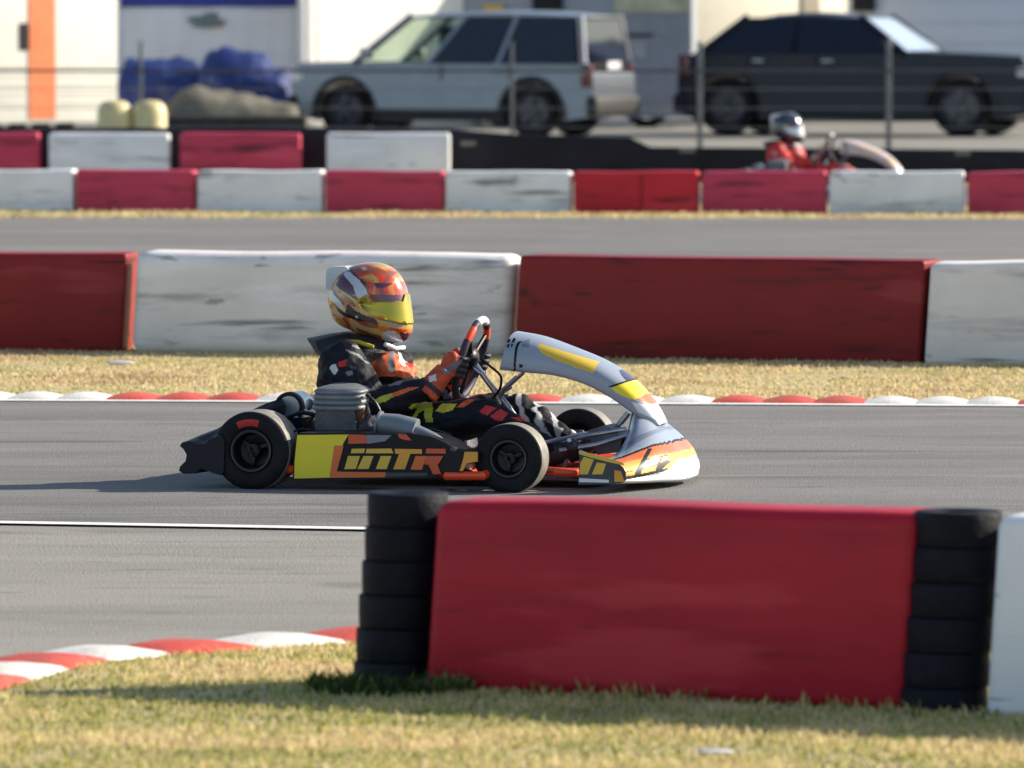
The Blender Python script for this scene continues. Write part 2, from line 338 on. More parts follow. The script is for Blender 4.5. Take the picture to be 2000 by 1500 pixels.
grass("weeds", 2200, (b0.x, b1.x + 0.35), (b1.y - 0.2, b0.y), 0.008, 0.045, lambda a, b: noise.noise(Vector((a * 6, b * 6, 1))) > -.1 and abs(b - (b0.y + (b1.y - b0.y) * (a - b0.x) / (b1.x - b0.x)) + 0.03) < 0.06, 0.30, 0.004, 0.8)

# ---------------- barriers ----------------
def bar_mat(name, col, dcol, amt=0.5, thr=0.56): return M(name, col, 0.5, var=0.10, scale=2.2, bump=0.12, bscale=9, spec=0.3, scratch=0.7, dirt=(dcol, amt, 2.6, thr))
BR_NEAR = bar_mat("barrier_red_clean", (0.42, 0.009, 0.026), (0.28, 0.007, 0.014), 0.6, 0.50)
BR_MID = bar_mat("barrier_red_brown", (0.23, 0.012, 0.014), (0.02, 0.008, 0.01), 0.85, 0.56)
BR_FAR = bar_mat("barrier_red_faded", (0.55, 0.05, 0.10), (0.10, 0.015, 0.03), 0.9, 0.54)
BR_FAR2 = bar_mat("barrier_red_bright", (0.56, 0.02, 0.035), (0.14, 0.01, 0.02), 0.85, 0.55)
BW_NEAR = bar_mat("barrier_white_clean", (0.80, 0.82, 0.84), (0.6, 0.6, 0.6), 0.3, 0.6)
BW_MID = bar_mat("barrier_white_scuffed", (0.80, 0.76, 0.72), (0.36, 0.34, 0.32), 0.75, 0.51)
BW_FAR = bar_mat("barrier_white_stained", (0.84, 0.84, 0.84), (0.22, 0.21, 0.22), 0.85, 0.56)
def block(p, q, H, T, mat, label, lean=0.0, rnd=0.03, group=None, sag=0.0):
    p = Vector((p.x, p.y, 0)); q = Vector((q.x, q.y, 0)); d = q - p; L = d.length; a = math.atan2(d.y, d.x)
    t = bmesh.new(); bmesh.ops.create_cube(t, size=1); bmesh.ops.scale(t, vec=(L - 0.006, T, H), verts=t.verts)
    bmesh.ops.subdivide_edges(t, edges=[e for e in t.edges if abs((e.verts[0].co - e.verts[1].co).x) > 0.01], cuts=10, use_grid_fill=True)
    es = [e for e in t.edges if e.calc_face_angle(0) > 0.5]
    bmesh.ops.bevel(t, geom=es, offset=rnd, segments=4, affect='EDGES', profile=0.5)
    for v in t.verts:
        c = v.co; u = c.x / (L / 2); zz = (c.z + H / 2) / H
        c.y += (noise.noise(Vector((c.x * 2.2 + p.x, zz * 1.5, p.y))) * 0.012) * (1 if c.y < 0 else 0.4)
        if c.z > 0: c.z += noise.noise(Vector((c.x * 1.7 + p.x * 3, 2, p.y))) * 0.012 - sag * (1 - u * u)
        c.x += lean * zz; c.z += H / 2 - 0.012; c.x += L / 2; c.y += T / 2
    me = bpy.data.meshes.new("barrier_block"); t.to_mesh(me); t.free()
    o = finish("barrier_block", me, mat, None, True, 50); o.location = p; o.rotation_euler = (0, 0, a)
    return tag(o, label, "barrier", group)
GN, GM, GF, GB = "barrier blocks and tyre stacks nearest the camera", "long barrier blocks beyond the verge", "low barrier blocks between the two far tracks", "barrier blocks along the paddock wall"
nb0, nb1 = G(823, 1344), G(1770, 1385); dN = (nb1 - nb0).normalized()
block(nb0, nb1, 0.50, 0.24, BR_NEAR, "large clean red barrier block between two stacks of black tyres", 0.035, 0.035, GN)
wl = G(1916, 1396); block(wl, wl + dN * 1.25, 0.51, 0.24, BW_NEAR, "white barrier block right of the second tyre stack, cut by the picture edge", 0.035, 0.035, GN)
ml = [G(-560, 681), G(238, 686), G(252, 688), G(997, 694), G(1002, 695), G(1795, 708), G(1803, 709), G(2560, 716)]
block(ml[0], ml[1] , 0.51, 0.34, BR_MID, "dirty brownish red barrier block behind the verge, left end of the row", 0.03, 0.02, GM)
block(ml[2] , ml[3], 0.52, 0.36, BW_MID, "long scuffed white barrier block behind the kart driver's helmet", 0.03, 0.07, GM)
block(ml[4], ml[5], 0.515, 0.34, BR_MID, "long dark red barrier block behind the kart's front fairing", 0.03, 0.02, GM)
block(ml[6], ml[7], 0.51, 0.36, BW_MID, "scuffed white barrier block behind the verge, right end of the row", 0.03, 0.03, GM)
fx = [-340, -105, 146, 382, 632, 868, 1117, 1366, 1616, 1886, 2130, 2360]
fc = "RWRWRWRRWRW"
fl = ["low red barrier block at the far left end of the row beyond the back track", "low white barrier block with a grey smear, left of the first whole red one", "low red block second in view from the left beyond the back track",
      "low white block directly below the upper red one with the bright end", "low red block below the white upper one, directly above the driver's helmet", "low white block with thin scuffs, first right of the upper row's end",
      "low bright red block with a seam mark, right of the scuffed white one", "low faded red block directly below the distant kart driver", "low white block with a small black scuff, below the distant kart's nose",
      "low faded red block with a dark stain, right of the distant kart", "low white barrier block at the far right end beyond the back track"]
for i in range(len(fc)):
    block(G(fx[i] + 3, 411 + i * 0.7), G(fx[i + 1] - 3, 411.7 + i * 0.7), 0.36, 0.28, (BR_FAR2 if i == 6 else BR_FAR) if fc[i] == 'R' else BW_FAR, fl[i], 0.0, 0.02, GF)
sm = [o for o in C.objects if o.get("label", "").startswith("low bright red")][0]; m2 = MB(); m2.box((.575, -.004, .18), (.012, .01, .33), bev=.002); m2.build("seam", BR_MID, sm)
bx = [(-170, 76), (94, 331), (350, 588), (637, 880)]
bl = ["upper red barrier block at the left edge in front of the white trailer", "upper white barrier block in front of the two yellow drums", "upper red barrier block in front of the covered sand heap", "upper white barrier block below the silver car's front door"]
for (a, b), c, l in zip(bx, "RWRW", bl):
    Pa, Pb = AT(a, 300, 69.9), AT(b, 300, 69.9); block(Pa, Pb, 0.505, 0.3, BR_FAR if c == 'R' else BW_NEAR, l, 0, 0.03, GB)
# black rubber belt wall behind them
mb = MB(); zA = lambda px, py: (AT(px, py, 70.6).x, AT(px, py, 70.6).z)
mb.prism([(-14, 0), (14, 0), (14, 0.30), zA(2000, 293), zA(1270, 287), zA(1230, 268), zA(1000, 262), zA(880, 252), zA(590, 249), zA(320, 249), (-14, 0.52)], 70.45, 70.6, bev=0.008)
wall = mb.build("belt_wall", M("belt_rubber", (0.006, 0.006, 0.014), 0.6, var=0.6, scale=3, bump=0.4, bscale=5, spec=.3, dirt=((.03, .03, .035), .7, 1.5, .55)))
tag(wall, "low black rubber belt wall between the side track and the paddock", "wall")
for (x, y) in ((915, 280), (1342, 293), (1880, 299)):
    p = AT(x, y, 70.43); m2 = MB(); m2.box(p, (0.15, 0.015, 0.05), bev=0.004); m2.build("bracket", M("bracket_grey", (0.16, 0.16, 0.15), 0.5), wall)

# tyre stacks
def tyre_prof(R0, wd, ri):
    h = wd / 2; return [(-h * 0.80, ri), (-h * 0.98, ri + (R0 - ri) * 0.25), (-h, ri + (R0 - ri) * 0.6), (-h * 0.96, ri + (R0 - ri) * 0.90), (-h * 0.84, R0 * 0.985), (-h * 0.6, R0), (0, R0 * 1.002),
                        (h * 0.6, R0), (h * 0.84, R0 * 0.985), (h * 0.96, ri + (R0 - ri) * 0.90), (h, ri + (R0 - ri) * 0.6), (h * 0.98, ri + (R0 - ri) * 0.25), (h * 0.80, ri), (0, ri * 0.97)]
ordn = ["bottom tyre", "second tyre up", "third tyre up", "fourth tyre up", "fifth tyre up"]
for (px, py, D, nm, side) in ((768, 1340, 0.212, "left of the large red block", 0), (1848, 1391, 0.222, "between the red and white blocks", 1)):
    base = G(px, py); base.y += D * 0.5 if side else D * 0.5
    me = None
    for k in range(6):
        if me is None:
            h_ = .0445; Q = D / 2; m2 = MB(); m2.lathe([(-h_ * .9, Q * .5), (-h_, Q * .62), (-h_, Q * .93), (-h_ * .965, Q * .978), (-h_ * .86, Q * .995), (0, Q * 1.001), (h_ * .86, Q * .995), (h_ * .965, Q * .978), (h_, Q * .93), (h_, Q * .62), (h_ * .9, Q * .5), (0, Q * .48)], Matrix.Rotation(PI / 2, 4, 'X'), 56); o = m2.build("tyre", RUBBER_OLD, angle=60); me = o.data
        else: o = bpy.data.objects.new("tyre", me); C.objects.link(o)
        o.location = base + Vector((0.0075 * k + random.uniform(-0.001, 0.001), random.uniform(-0.003, 0.003), 0.012 + 0.0885 * k)); o.rotation_euler = (0, 0, random.uniform(0, 6))
        tag(o, ("topmost worn black tyre of the stack " if k == 5 else ordn[k] + " in the stack ") + nm, "tyre", "stacked black tyres " + nm)

# ---------------- kart frame of reference ----------------
YAW = R(-15); RW = Matrix.Rotation(YAW, 4, 'Z')
gp = G(489, 958.5); KO = gp - RW @ Vector((0, -0.62, 0)); KO.z = 0.0
KM = Matrix.Translation(KO) @ RW; KI = KM.inverted()
def K(px, py, y=0.0):
    o = KI @ Vector((0, 0, EYE)); d = KI.to_3x3() @ ray(px, py); t = (y - o.y) / d.y; return o + d * t
def K2(pts, y=0.0): return [(K(a, b, y).x, K(a, b, y).z) for a, b in pts]
def KL(x, y, z): return Vector((x, y, z))
def z8(pts, ox, oy, s): return [(ox + a / s, oy + b / s) for a, b in pts]

kart = empty("go_kart", KM, "orange, yellow and pale grey racing kart with lettered side pods, nearer of the two", "kart")
# -- wheels
def wheel(x, y, R0, wd, out, front):
    m = MB(); W4 = Matrix.Translation((x, y, R0))
    m.lathe(tyre_prof(R0, wd, R0 * 0.50), W4, 64)
    t = m.build("tyre", [RUBBER, TREAD, M("tyre_red_mark", (0.45, 0.02, 0.02), 0.5)], angle=60)
    for p in t.data.polygons:
        c = p.center; dy = (c.y - y); rr = math.hypot(c.x - x, c.z - R0); ang = math.atan2(c.z - R0, c.x - x)
        if abs(dy) < wd * 0.42 and rr > R0 * 0.95: p.material_index = 1
        if not front and dy * out > wd * 0.44 and R0 * 0.70 < rr < R0 * 0.86 and R(75) < ang < R(118): p.material_index = 2
    h = wd / 2 * out
    w_ = empty("wheel"); w_.parent = kart; w_.matrix_parent_inverse = Matrix(); w_.location = (0, 0, 0)
    t.parent = w_
    r = MB(); ri = R0 * 0.50
    r.lathe([(h * 0.86, ri), (h * 0.93, ri * 1.03), (h * 0.93, ri * 0.93), (h * 0.25, ri * 0.78), (h * 0.15, ri * 0.35), (h * 0.62, ri * 0.32), (h * 0.66, ri * 0.12), (h * 0.2, ri * 0.1), (-h * 0.2, ri * 0.3), (-h * 0.8, ri * 0.9), (-h * 0.86, ri)], W4, 40)
    for k in range(3):
        a = 2 * PI * k / 3 + 0.4; r.box((x + math.cos(a) * ri * 0.5, y + h * 0.32, R0 + math.sin(a) * ri * 0.5), (ri * 0.55, 0.03, ri * 0.22), Matrix.Rotation(-a, 3, 'Y'), 0.004)
        r.tube([(x + math.cos(a) * ri * .22, y + h * 0.6, R0 + math.sin(a) * ri * .22), (x + math.cos(a) * ri * .22, y + h * 0.78, R0 + math.sin(a) * ri * .22)], 0.006, 8)
    rim = r.build("rim", RIM); rim.parent = w_
    m3 = MB(); m3.lathe([(h * 0.94, ri * 1.00), (h * 0.955, ri * 1.035), (h * 0.94, ri * 1.06), (h * 0.9, ri * 1.03)], W4, 48); b = m3.build("rim_lip", M("rim_lip_grey", (0.16, 0.16, 0.16), 0.4, 0.7)); b.parent = w_
    return w_
XF = 0.955
wheel(0, -0.53, 0.145, 0.18, -1, False); wheel(0, 0.53, 0.145, 0.18, 1, False)
wheel(XF, -0.505, 0.128, 0.115, -1, True); wheel(XF, 0.505, 0.128, 0.115, 1, True)
# -- chassis
m = MB(); r_ = 0.015; fr = [(-0.10, 0.07), (0.2, 0.05), (0.75, 0.05), (1.0, 0.06)]
for s in (-1, 1):
    m.tube([(-0.12, s * .32, .09), (0.1, s * .32, .06), (.55, s * .33, .055), (.85, s * .24, .055), (1.12, s * .16, .06)], r_)
    m.tube([(XF - .06, s * .25, .06), (XF, s * .40, .10), (XF, s * .44, .11)], 0.016)
    m.tube([(.10, s * .33, .058), (.10, s * .55, .075), (.14, s * .575, .078), (.70, s * .575, .078), (.74, s * .55, .075), (.88, s * .3, .058)], 0.0165)
    m.tube([(.86, s * .25, .075), (1.10, s * .42, .075), (1.16, s * .40, .07), (1.2, s * .2, .07)], 0.0165)
m.tube([(-.02, -.33, .12), (-.02, .33, .12)], r_); m.tube([(.45, -.33, .055), (.45, .33, .055)], r_); m.tube([(1.12, -.25, .06), (1.12, .25, .06)], r_)
m.build("chassis_frame", ORANGE_TUBE, kart)
for s in (-1, 1):
    a_, b_ = K(868, 929, -.59), K(943, 929, -.59); m = MB(); m.tube([Vector((a_.x, s * .58, a_.z)), Vector((a_.x + .004, s * .59, a_.z)), Vector((b_.x, s * .59, b_.z)), Vector((b_.x + .02, s * .40, b_.z + .02))], [.012, .0165, .0165, .0165], 14); m.build("side_bar", ORANGE_TUBE, kart)
m = MB(); m.prism([(.25, .034), (1.2, .034), (1.2, .038), (.25, .038)], -.28, .28); m.build("floor_tray", ALU_DARK, kart)
m = MB(); m.tube([(0, -.55, .145), (0, .55, .145)], 0.02); m.build("rear_axle", STEEL, kart)
m = MB(); m.lathe([(-.005, .095), (.005, .095), (.005, .03), (-.005, .03)], Matrix.Translation((0, .12, .145)), 32); m.build("brake_disc", STEEL, kart)
# -- tie rods, uprights
for s in (-1, 1):
    m = MB(); m.tube([K(1076, 876, -.44) if s < 0 else (XF + .06, .44, .15), (XF + .13, s * .10, .20)] if 0 else [(XF - .02, s * .43, .155), (XF + .16, s * .02, .19)], 0.008, 10); m.ell((XF - .02, s * .43, .155), (.014,) * 3); m.build("tie_rod", STEEL, kart)
    m = MB(); m.tube([(XF - .01, s * .46, .128), (XF - .01, s * .40, .128)], .02); m.box((XF + .01, s * .415, .128), (.05, .03, .10), bev=.008); m.build("stub_axle", ALU_DARK, kart)
m = MB()
m.tube([K(1100, 865, -.1), K(1150, 850, -.1), K(1222, 838, -.1)], .009, 10); m.tube([K(1092, 880, -.2), K(1165, 868, -.15), K(1228, 848, -.1)], .0095, 10)
m.tube([K(1228, 848, -.1), K(1238, 800, -.02)], .006, 8); m.tube([K(1205, 835, .05), K(1228, 805, .05)], .012, 10)
m.build("fairing_bracket", STEEL, kart)
m = MB(); m.prism(K2([(1160, 838), (1192, 828), (1215, 838), (1228, 852), (1222, 880), (1180, 885), (1168, 862)], 0), -.10, .10, bev=.012); m.build("brake_reservoir", ALU_DARK, kart)
for s in (-1, 1):
    m = MB(); m.tube([(1.06, s * .17, .06), (1.09, s * .17, .17), (1.10, s * .24, .18)], .008, 8); m.build("pedal", STEEL, kart)
# -- seat
m = MB(); secs = []
for (px, py, hw, th) in ((636, 742, .13, .02), (642, 790, .17, .02), (660, 850, .19, .022), (690, 895, .19, .022), (740, 912, .18, .022), (800, 905, .16, .02)):
    p = K(px, py, 0); secs.append((p, hw, th))
rows_o = []
for (p, hw, th) in secs:
    rows_o.append([Vector((p.x + 0.10 * (abs(u) ** 3), u * hw, p.z + 0.05 * abs(u) ** 3)) for u in np.linspace(-1, 1, 13)])
m.loft(rows_o, closed=False); seat = m.build("seat", M("seat_fibreglass", (0.03, 0.032, 0.04), 0.35, coat=.3), kart)
sd = seat.modifiers.new("thickness", 'SOLIDIFY'); sd.thickness = 0.012
# -- side pods
pod = K2([(575, 851), (582, 846), (700, 846), (770, 847), (800, 847), (838, 853), (868, 866), (890, 882), (905, 882), (933, 884), (933, 903), (908, 905), (900, 924), (862, 922), (852, 930), (840, 935), (600, 938), (568, 937), (570, 900)], -.62)
POD_Y = -0.612
for s in (-1, 1):
    m = MB(); m.prism(pod, s * 0.60, s * 0.40, bev=0.012); p_ = m.build("side_pod", KBLK, kart)
    def plate(poly, lvl, mat, nm="graphic", y=None):
        q = MB(); yy = s * (0.6005 + 0.0015 * lvl); q.prism(K2(poly, -0.612), yy - s * 0.001, yy); o = q.build(nm, mat, p_, False); return o
    Z2 = lambda L: z8(L, 340, 740, 3.846); Z3 = lambda L: z8(L, 660, 820, 4.545)
    q = MB(); mats = [YEL, ORA, GOLD, AMB, RDO, KGRY, SLATE, KBLK, PALE]
    def add(poly, lvl, mi):
        q.mi = mi; yy = s * (0.6005 + 0.0016 * lvl); q.prism(K2(poly, -0.612), yy - s * 0.0008, yy)
    add([(579, 850), (679, 849), (668, 868), (660, 905), (650, 933), (573, 935), (574, 900)], 1, 0)
    add(Z3([(85, 130), (235, 135), (255, 210), (85, 215)]), 1, 4); add(Z3([(240, 135), (470, 138), (415, 190), (255, 215)]), 1, 6)
    add(Z3([(-38, 230), (45, 230), (20, 330), (-30, 505), (-80, 510)]), 2, 1); add(Z3([(-60, 460), (420, 462), (410, 512), (-70, 516)]), 1, 1); add(Z3([(420, 470), (790, 470), (780, 500), (410, 510)]), 1, 5)
    # the lettering: inTR then the start of an E, gold running into orange
    add(Z3([(55, 235), (900, 235), (900, 320), (800, 470), (30, 462)]), 2, 7)
    for poly, mi in (([(118, 258), (238, 256), (225, 296), (110, 298)], 2), ([(85, 322), (192, 322), (155, 436), (52, 440)], 2),
                     ([(252, 258), (470, 256), (488, 298), (240, 298)], 2), ([(222, 322), (312, 322), (268, 436), (168, 438)], 2), ([(375, 322), (470, 322), (428, 438), (332, 438)], 2),
                     ([(498, 258), (740, 262), (742, 302), (505, 302)], 3), ([(540, 300), (640, 300), (590, 440), (485, 440)], 3),
                     ([(685, 322), (780, 322), (740, 445), (640, 442)], 1), ([(780, 256), (950, 258), (955, 300), (775, 300)], 4),
                     ([(780, 322), (930, 322), (895, 385), (880, 400), (910, 480), (840, 486), (800, 400), (760, 395)], 4)):
        add(Z3(poly), 3, mi)
    add(Z3([(1120, 285), (1236, 285), (1236, 372), (1140, 385), (1105, 455), (1075, 455), (1105, 360)]), 3, 3)
    add(Z3([(525, 125), (600, 130), (650, 185), (590, 180), (540, 165)]), 2, 4)
    q.build("graphic", mats, p_, False)
# pale fairing edge over the pod top
m = MB(); m.tube([K(742, 828, -.50), K(775, 832, -.50), K(812, 842, -.50)], [.040, .044, .046], 20); m.tube([K(815, 846, -.5), K(845, 858, -.52), K(872, 872, -.53), K(884, 888, -.54)], [.03, .026, .018, .010], 14)
m.tube([K(738, 827, -.5), K(742, 828, -.5)], [.048, .048], 20)
m.build("exhaust_pipe", M("brushed_pipe", (0.20, 0.23, 0.26), 0.55, 0.3, var=.2, scale=14), kart)
m = MB(); m.tube([K(868, 875, -.56), K(875, 905, -.56)], .02, 12); m.ell(K(873, 890, -.58), (.028, .02, .035)); m.ell(K(886, 878, -.60), (.014, .01, .010)); m.build("chain_tensioner", ALU_DARK, kart)
# -- engine, near side
m = MB(); ye = -.34
m.prism(K2([(618, 795), (692, 798), (700, 845), (616, 843)], ye - .08), ye - .09, ye + .09, bev=.014)
eng = m.build("engine", M("engine_casing", (0.085, 0.09, 0.105), 0.5, 0.4, var=.25, scale=14, bump=.15), kart)
m = MB(); hc0, hc1 = K(616, 795, ye), K(721, 795, ye); hz0, hz1 = K(668, 797, ye).z, K(668, 750, ye).z; hcx = (hc0.x + hc1.x) / 2; hrx = (hc1.x - hc0.x) / 2; rings = []
for i in range(61):
    u = i / 60; g = abs(math.sin(u * 4.5 * PI + .3)) ** .35 if u < .86 else 1.0
    sc_ = (0.90 + 0.10 * g) * (1 - .06 * u) * (1 - .55 * max(0, (u - .72) / .28) ** 2.6)
    rings.append([Vector((hcx + .006 * u + hrx * sc_ * math.copysign(abs(math.cos(t)) ** .5, math.cos(t)), ye + .10 * sc_ * math.copysign(abs(math.sin(t)) ** .5, math.sin(t)), hz0 + (hz1 - hz0) * u + .004 * math.sin(t))) for t in np.linspace(0, 2 * PI, 48, endpoint=False)])
m.loft(rings)
m.build("cylinder_head", M("head_fins", (0.20, 0.215, 0.23), 0.55, 0.35, var=.2, scale=16), eng)
m = MB(); m.prism(K2([(693, 795), (712, 798), (706, 842), (690, 844)], ye - .06), ye - .07, ye + .05, bev=.008); m.build("exhaust_manifold", M("rusty_brown_metal", (0.16, 0.07, 0.045), 0.6, 0.4, var=.4, scale=20), eng)
m = MB(); m.tube([K(712, 838, -.40), K(724, 832, -.42), K(736, 828, -.46)], [.03, .026, .034], 16); m.tube([K(716, 815, -.36), K(728, 838, -.36)], .018, 12); m.tube([K(700, 800, -.3), K(716, 790, -.36), K(722, 812, -.42), K(735, 824, -.46)], .006, 8)
m.build("carburettor", ALU_DARK, eng)
m = MB(); a = K(578, 792, -.05); m.lathe([(-.09, .001), (-.09, .040), (-.075, .052), (.06, .052), (.09, .04), (.09, .001)], Matrix.Translation(a), 32, False); mf = m.build("silencer", STEEL, kart)
m = MB(); m.lathe([(-.094, .046), (-.094, .055), (-.07, .056), (-.07, .05)], Matrix.Translation(a), 32); m.build("clamp", BLACK, mf)
m = MB(); m.ell(K(604, 790, -.2), (.012, .04, .022)); m.build("spark_cap", WHT, kart)
m = MB(); m.prism(K2([(502, 800), (536, 797), (566, 806), (612, 812), (614, 846), (560, 850), (500, 842)], -.1), -.26, .22, bev=.02); m.build("airbox", M("airbox_black", (0.012, 0.013, 0.03), 0.25, coat=.6), kart)
for P_, rd in (([(640, 800), (610, 815), (605, 838), (640, 846)], .006), ([(715, 770), (735, 790), (742, 815), (725, 842)], .007), ([(700, 846), (760, 848), (830, 838), (880, 850)], .005), ([(560, 815), (590, 806), (620, 812)], .008)):
    m = MB(); m.tube(cat([K(a_, b_, -.40) for a_, b_ in P_], 16), rd, 8); m.build("hose", BLACK, kart)
m = MB(); m.prism(K2([(640, 846), (700, 846), (698, 852), (642, 852)], -.4), -.46, -.24, bev=.003); m.build("engine_mount", STEEL, kart)
m = MB(); m.lathe([(-.004, .075), (.004, .075), (.004, .02), (-.004, .02)], Matrix.Translation((0, -.24, .145)), 40); m.build("sprocket", STEEL, kart)
m = MB(); m.box((.55, .30, .22), (.03, .26, .24), Matrix.Rotation(R(-20), 3, 'Y'), .01); m.build("radiator", ALU_DARK, kart)
# -- rear bumper, full width
secs = [(353, 871), (357, 864), (372, 861), (388, 868), (402, 866), (414, 856), (432, 848), (440, 860), (438, 920), (432, 928), (412, 922), (396, 914), (388, 918), (381, 925), (360, 925), (351, 919), (353, 911), (364, 900), (366, 888), (360, 877)]
base = K2(secs, -.62); rows = []
for u in np.linspace(-1, 1, 25):
    y = u * .63; k = 1 - min(1, abs(u) / 0.95) ** 4
    rows.append([Vector((x + .085 * k, y, z + ((0.105 * k if x > -.20 else 0.05 * k) if z > 0.11 else 0.01 * k))) for x, z in base])
m = MB(); m.loft(rows); m.build("rear_bumper", M("bumper_plastic", (0.009, 0.009, 0.015), 0.5, spec=.3, bump=.1), kart)
for s in (-1, 1): m = MB(); m.tube([(-.02, s * .3, .09), (-.2, s * .3, .11)], .013); m.build("bumper_stay", STEEL, kart)
# -- number panel (front fairing)
T = [(1010, 647), (1062, 657), (1122, 679), (1185, 706), (1236, 740), (1278, 786), (1300, 826)]
B = [(976, 722), (1020, 727), (1080, 733), (1140, 750), (1192, 778), (1232, 808), (1272, 834)]
WD = [.135, .135, .135, .13, .12, .10, .07]
n1, n2 = 260, 150
Tc = cat([K(a, b, 0) for a, b in T], n1); Bc = cat([K(a, b, -.13) for a, b in B], n1); Wc = cat([(w_, 0, 0) for w_ in WD], n1)
rows = []
for i in range(n1):
    r0 = []
    for j in range(n2 + 1):
        a = PI * j / n2; s_ = math.sin(a) ** 0.55; yy = -Wc[i].x * (abs(math.cos(a)) ** 0.8) * (1 if math.cos(a) > 0 else -1)
        q = Bc[i].lerp(Tc[i], s_); bulge = 1.0
        r0.append(Vector((q.x, yy, q.z)))
    rows.append(r0)
m = MB(); m.loft(rows, closed=False); npan = m.build("number_panel", [PALE, YEL, ORA, KBLK, WHT, SLATE, GOLD, PURP], kart, angle=60)
Z3b = lambda L: z8(L, 840, 620, 3.571)
P3 = lambda L, y=-.10: K2(Z3b(L), y)
paint(npan, [
    (6, P3([(752, 196), (775, 186), (1165, 312), (1150, 388), (1040, 352), (900, 300), (790, 248)]), -.2, .2),
    (3, P3([(598, 375), (606, 200), (620, 165), (640, 165), (625, 200), (612, 375)]), -.2, .2),
    (7, P3([(1290, 330), (1360, 325), (1450, 385), (1545, 500), (1480, 490), (1390, 425), (1340, 375)], 0), -.1, .1),
    (1, P3([(1265, 480), (1380, 440), (1440, 460), (1470, 545), (1430, 575), (1380, 560), (1300, 520)]), -.2, .2),
    (2, P3([(1440, 465), (1520, 510), (1620, 620), (1600, 640), (1440, 575), (1470, 545)]), -.2, .2),
    (3, P3([(1255, 478), (1380, 434), (1382, 446), (1272, 488)]), -.2, .2),
    (4, P3([(1410, 590), (1600, 630), (1700, 700), (1650, 760), (1450, 660)]), -.2, .2),
    (5, P3([(640, 165), (690, 150), (700, 205), (650, 205)]), -.2, .2),
    (3, P3([(545, 150), (565, 150), (560, 175), (540, 175)]), -.2, .2), (3, P3([(580, 140), (600, 150), (590, 175), (572, 170)]), -.2, .2), (3, P3([(548, 185), (566, 182), (562, 210), (545, 205)]), -.2, .2), (3, P3([(575, 182), (590, 182), (585, 205), (572, 205)]), -.2, .2),
    (3, P3([(640, 325), (665, 320), (660, 345), (640, 345)]), -.2, .2)])
sd = npan.modifiers.new("thickness", 'SOLIDIFY'); sd.thickness = 0.006; sd.offset = -1
m = MB(); m.tube([K(1022, 728, -.06), K(985, 762, -.03), K(968, 790, 0)], .0075, 10); m.tube([K(1010, 735, .06), K(975, 768, .03)], .0075, 10); m.tube([K(1000, 755, 0), K(985, 765, 0), K(968, 778, 0)], .006)
m.build("panel_strut", STEEL, kart)
# -- nose
st = {0.0: [(1226, 892), (1230, 845), (1244, 800), (1270, 806), (1300, 833), (1338, 872), (1354, 905), (1358, 926), (1340, 941), (1230, 943)],
      -0.14: [(1213, 892), (1222, 860), (1242, 832), (1268, 832), (1294, 848), (1328, 880), (1344, 908), (1346, 928), (1328, 942), (1218, 944)],
      -0.27: [(1196, 900), (1208, 884), (1232, 872), (1258, 868), (1284, 873), (1306, 888), (1318, 909), (1320, 928), (1304, 942), (1194, 945)],
      -0.40: [(1168, 898), (1182, 896), (1204, 894), (1226, 893), (1246, 896), (1264, 904), (1274, 917), (1276, 930), (1266, 943), (1166, 946)],
      -0.52: [(1132, 879), (1146, 884), (1162, 888), (1180, 893), (1198, 899), (1214, 907), (1224, 918), (1226, 931), (1214, 944), (1130, 947)]}
NM = {0.0: 1348, -.14: 1330, -.27: 1294, -.40: 1254, -.52: 1222}
for y_, L_ in list(st.items()):
    a_, b_ = L_[0][0], max(q[0] for q in L_); st[y_] = [(a_ + (x - a_) * (NM[y_] - a_) / (b_ - a_) if x > a_ else x, z) for x, z in L_]
keys = sorted(st); N = 100
cur = [[v for v in cat([K(a, b, y) for a, b in st[y]], N)] for y in keys]
allr = cur + [[Vector((v.x, -v.y, v.z)) for v in c] for c in cur[-2::-1]]
cols_ = [cat([c[j] for c in allr], 281) for j in range(N)]
rows = [[cols_[j][i] for j in range(N)] for i in range(281)]
m = MB(); m.loft(rows, closed=False)
nose = m.build("nose_cone", [PALE, GOLD, ORA, KBLK, WHT, SLATE, AMB, PURP, KGRY], kart, angle=60)
ZN = lambda L: z8(L, 1040, 760, 5.556)
PN = lambda L, y: K2(ZN(L), y)
yn = -.25; yw = -.45
pol = lambda mi, L, y=yn, lo=-.6, hi=.05: (mi, PN(L, y), lo, hi)
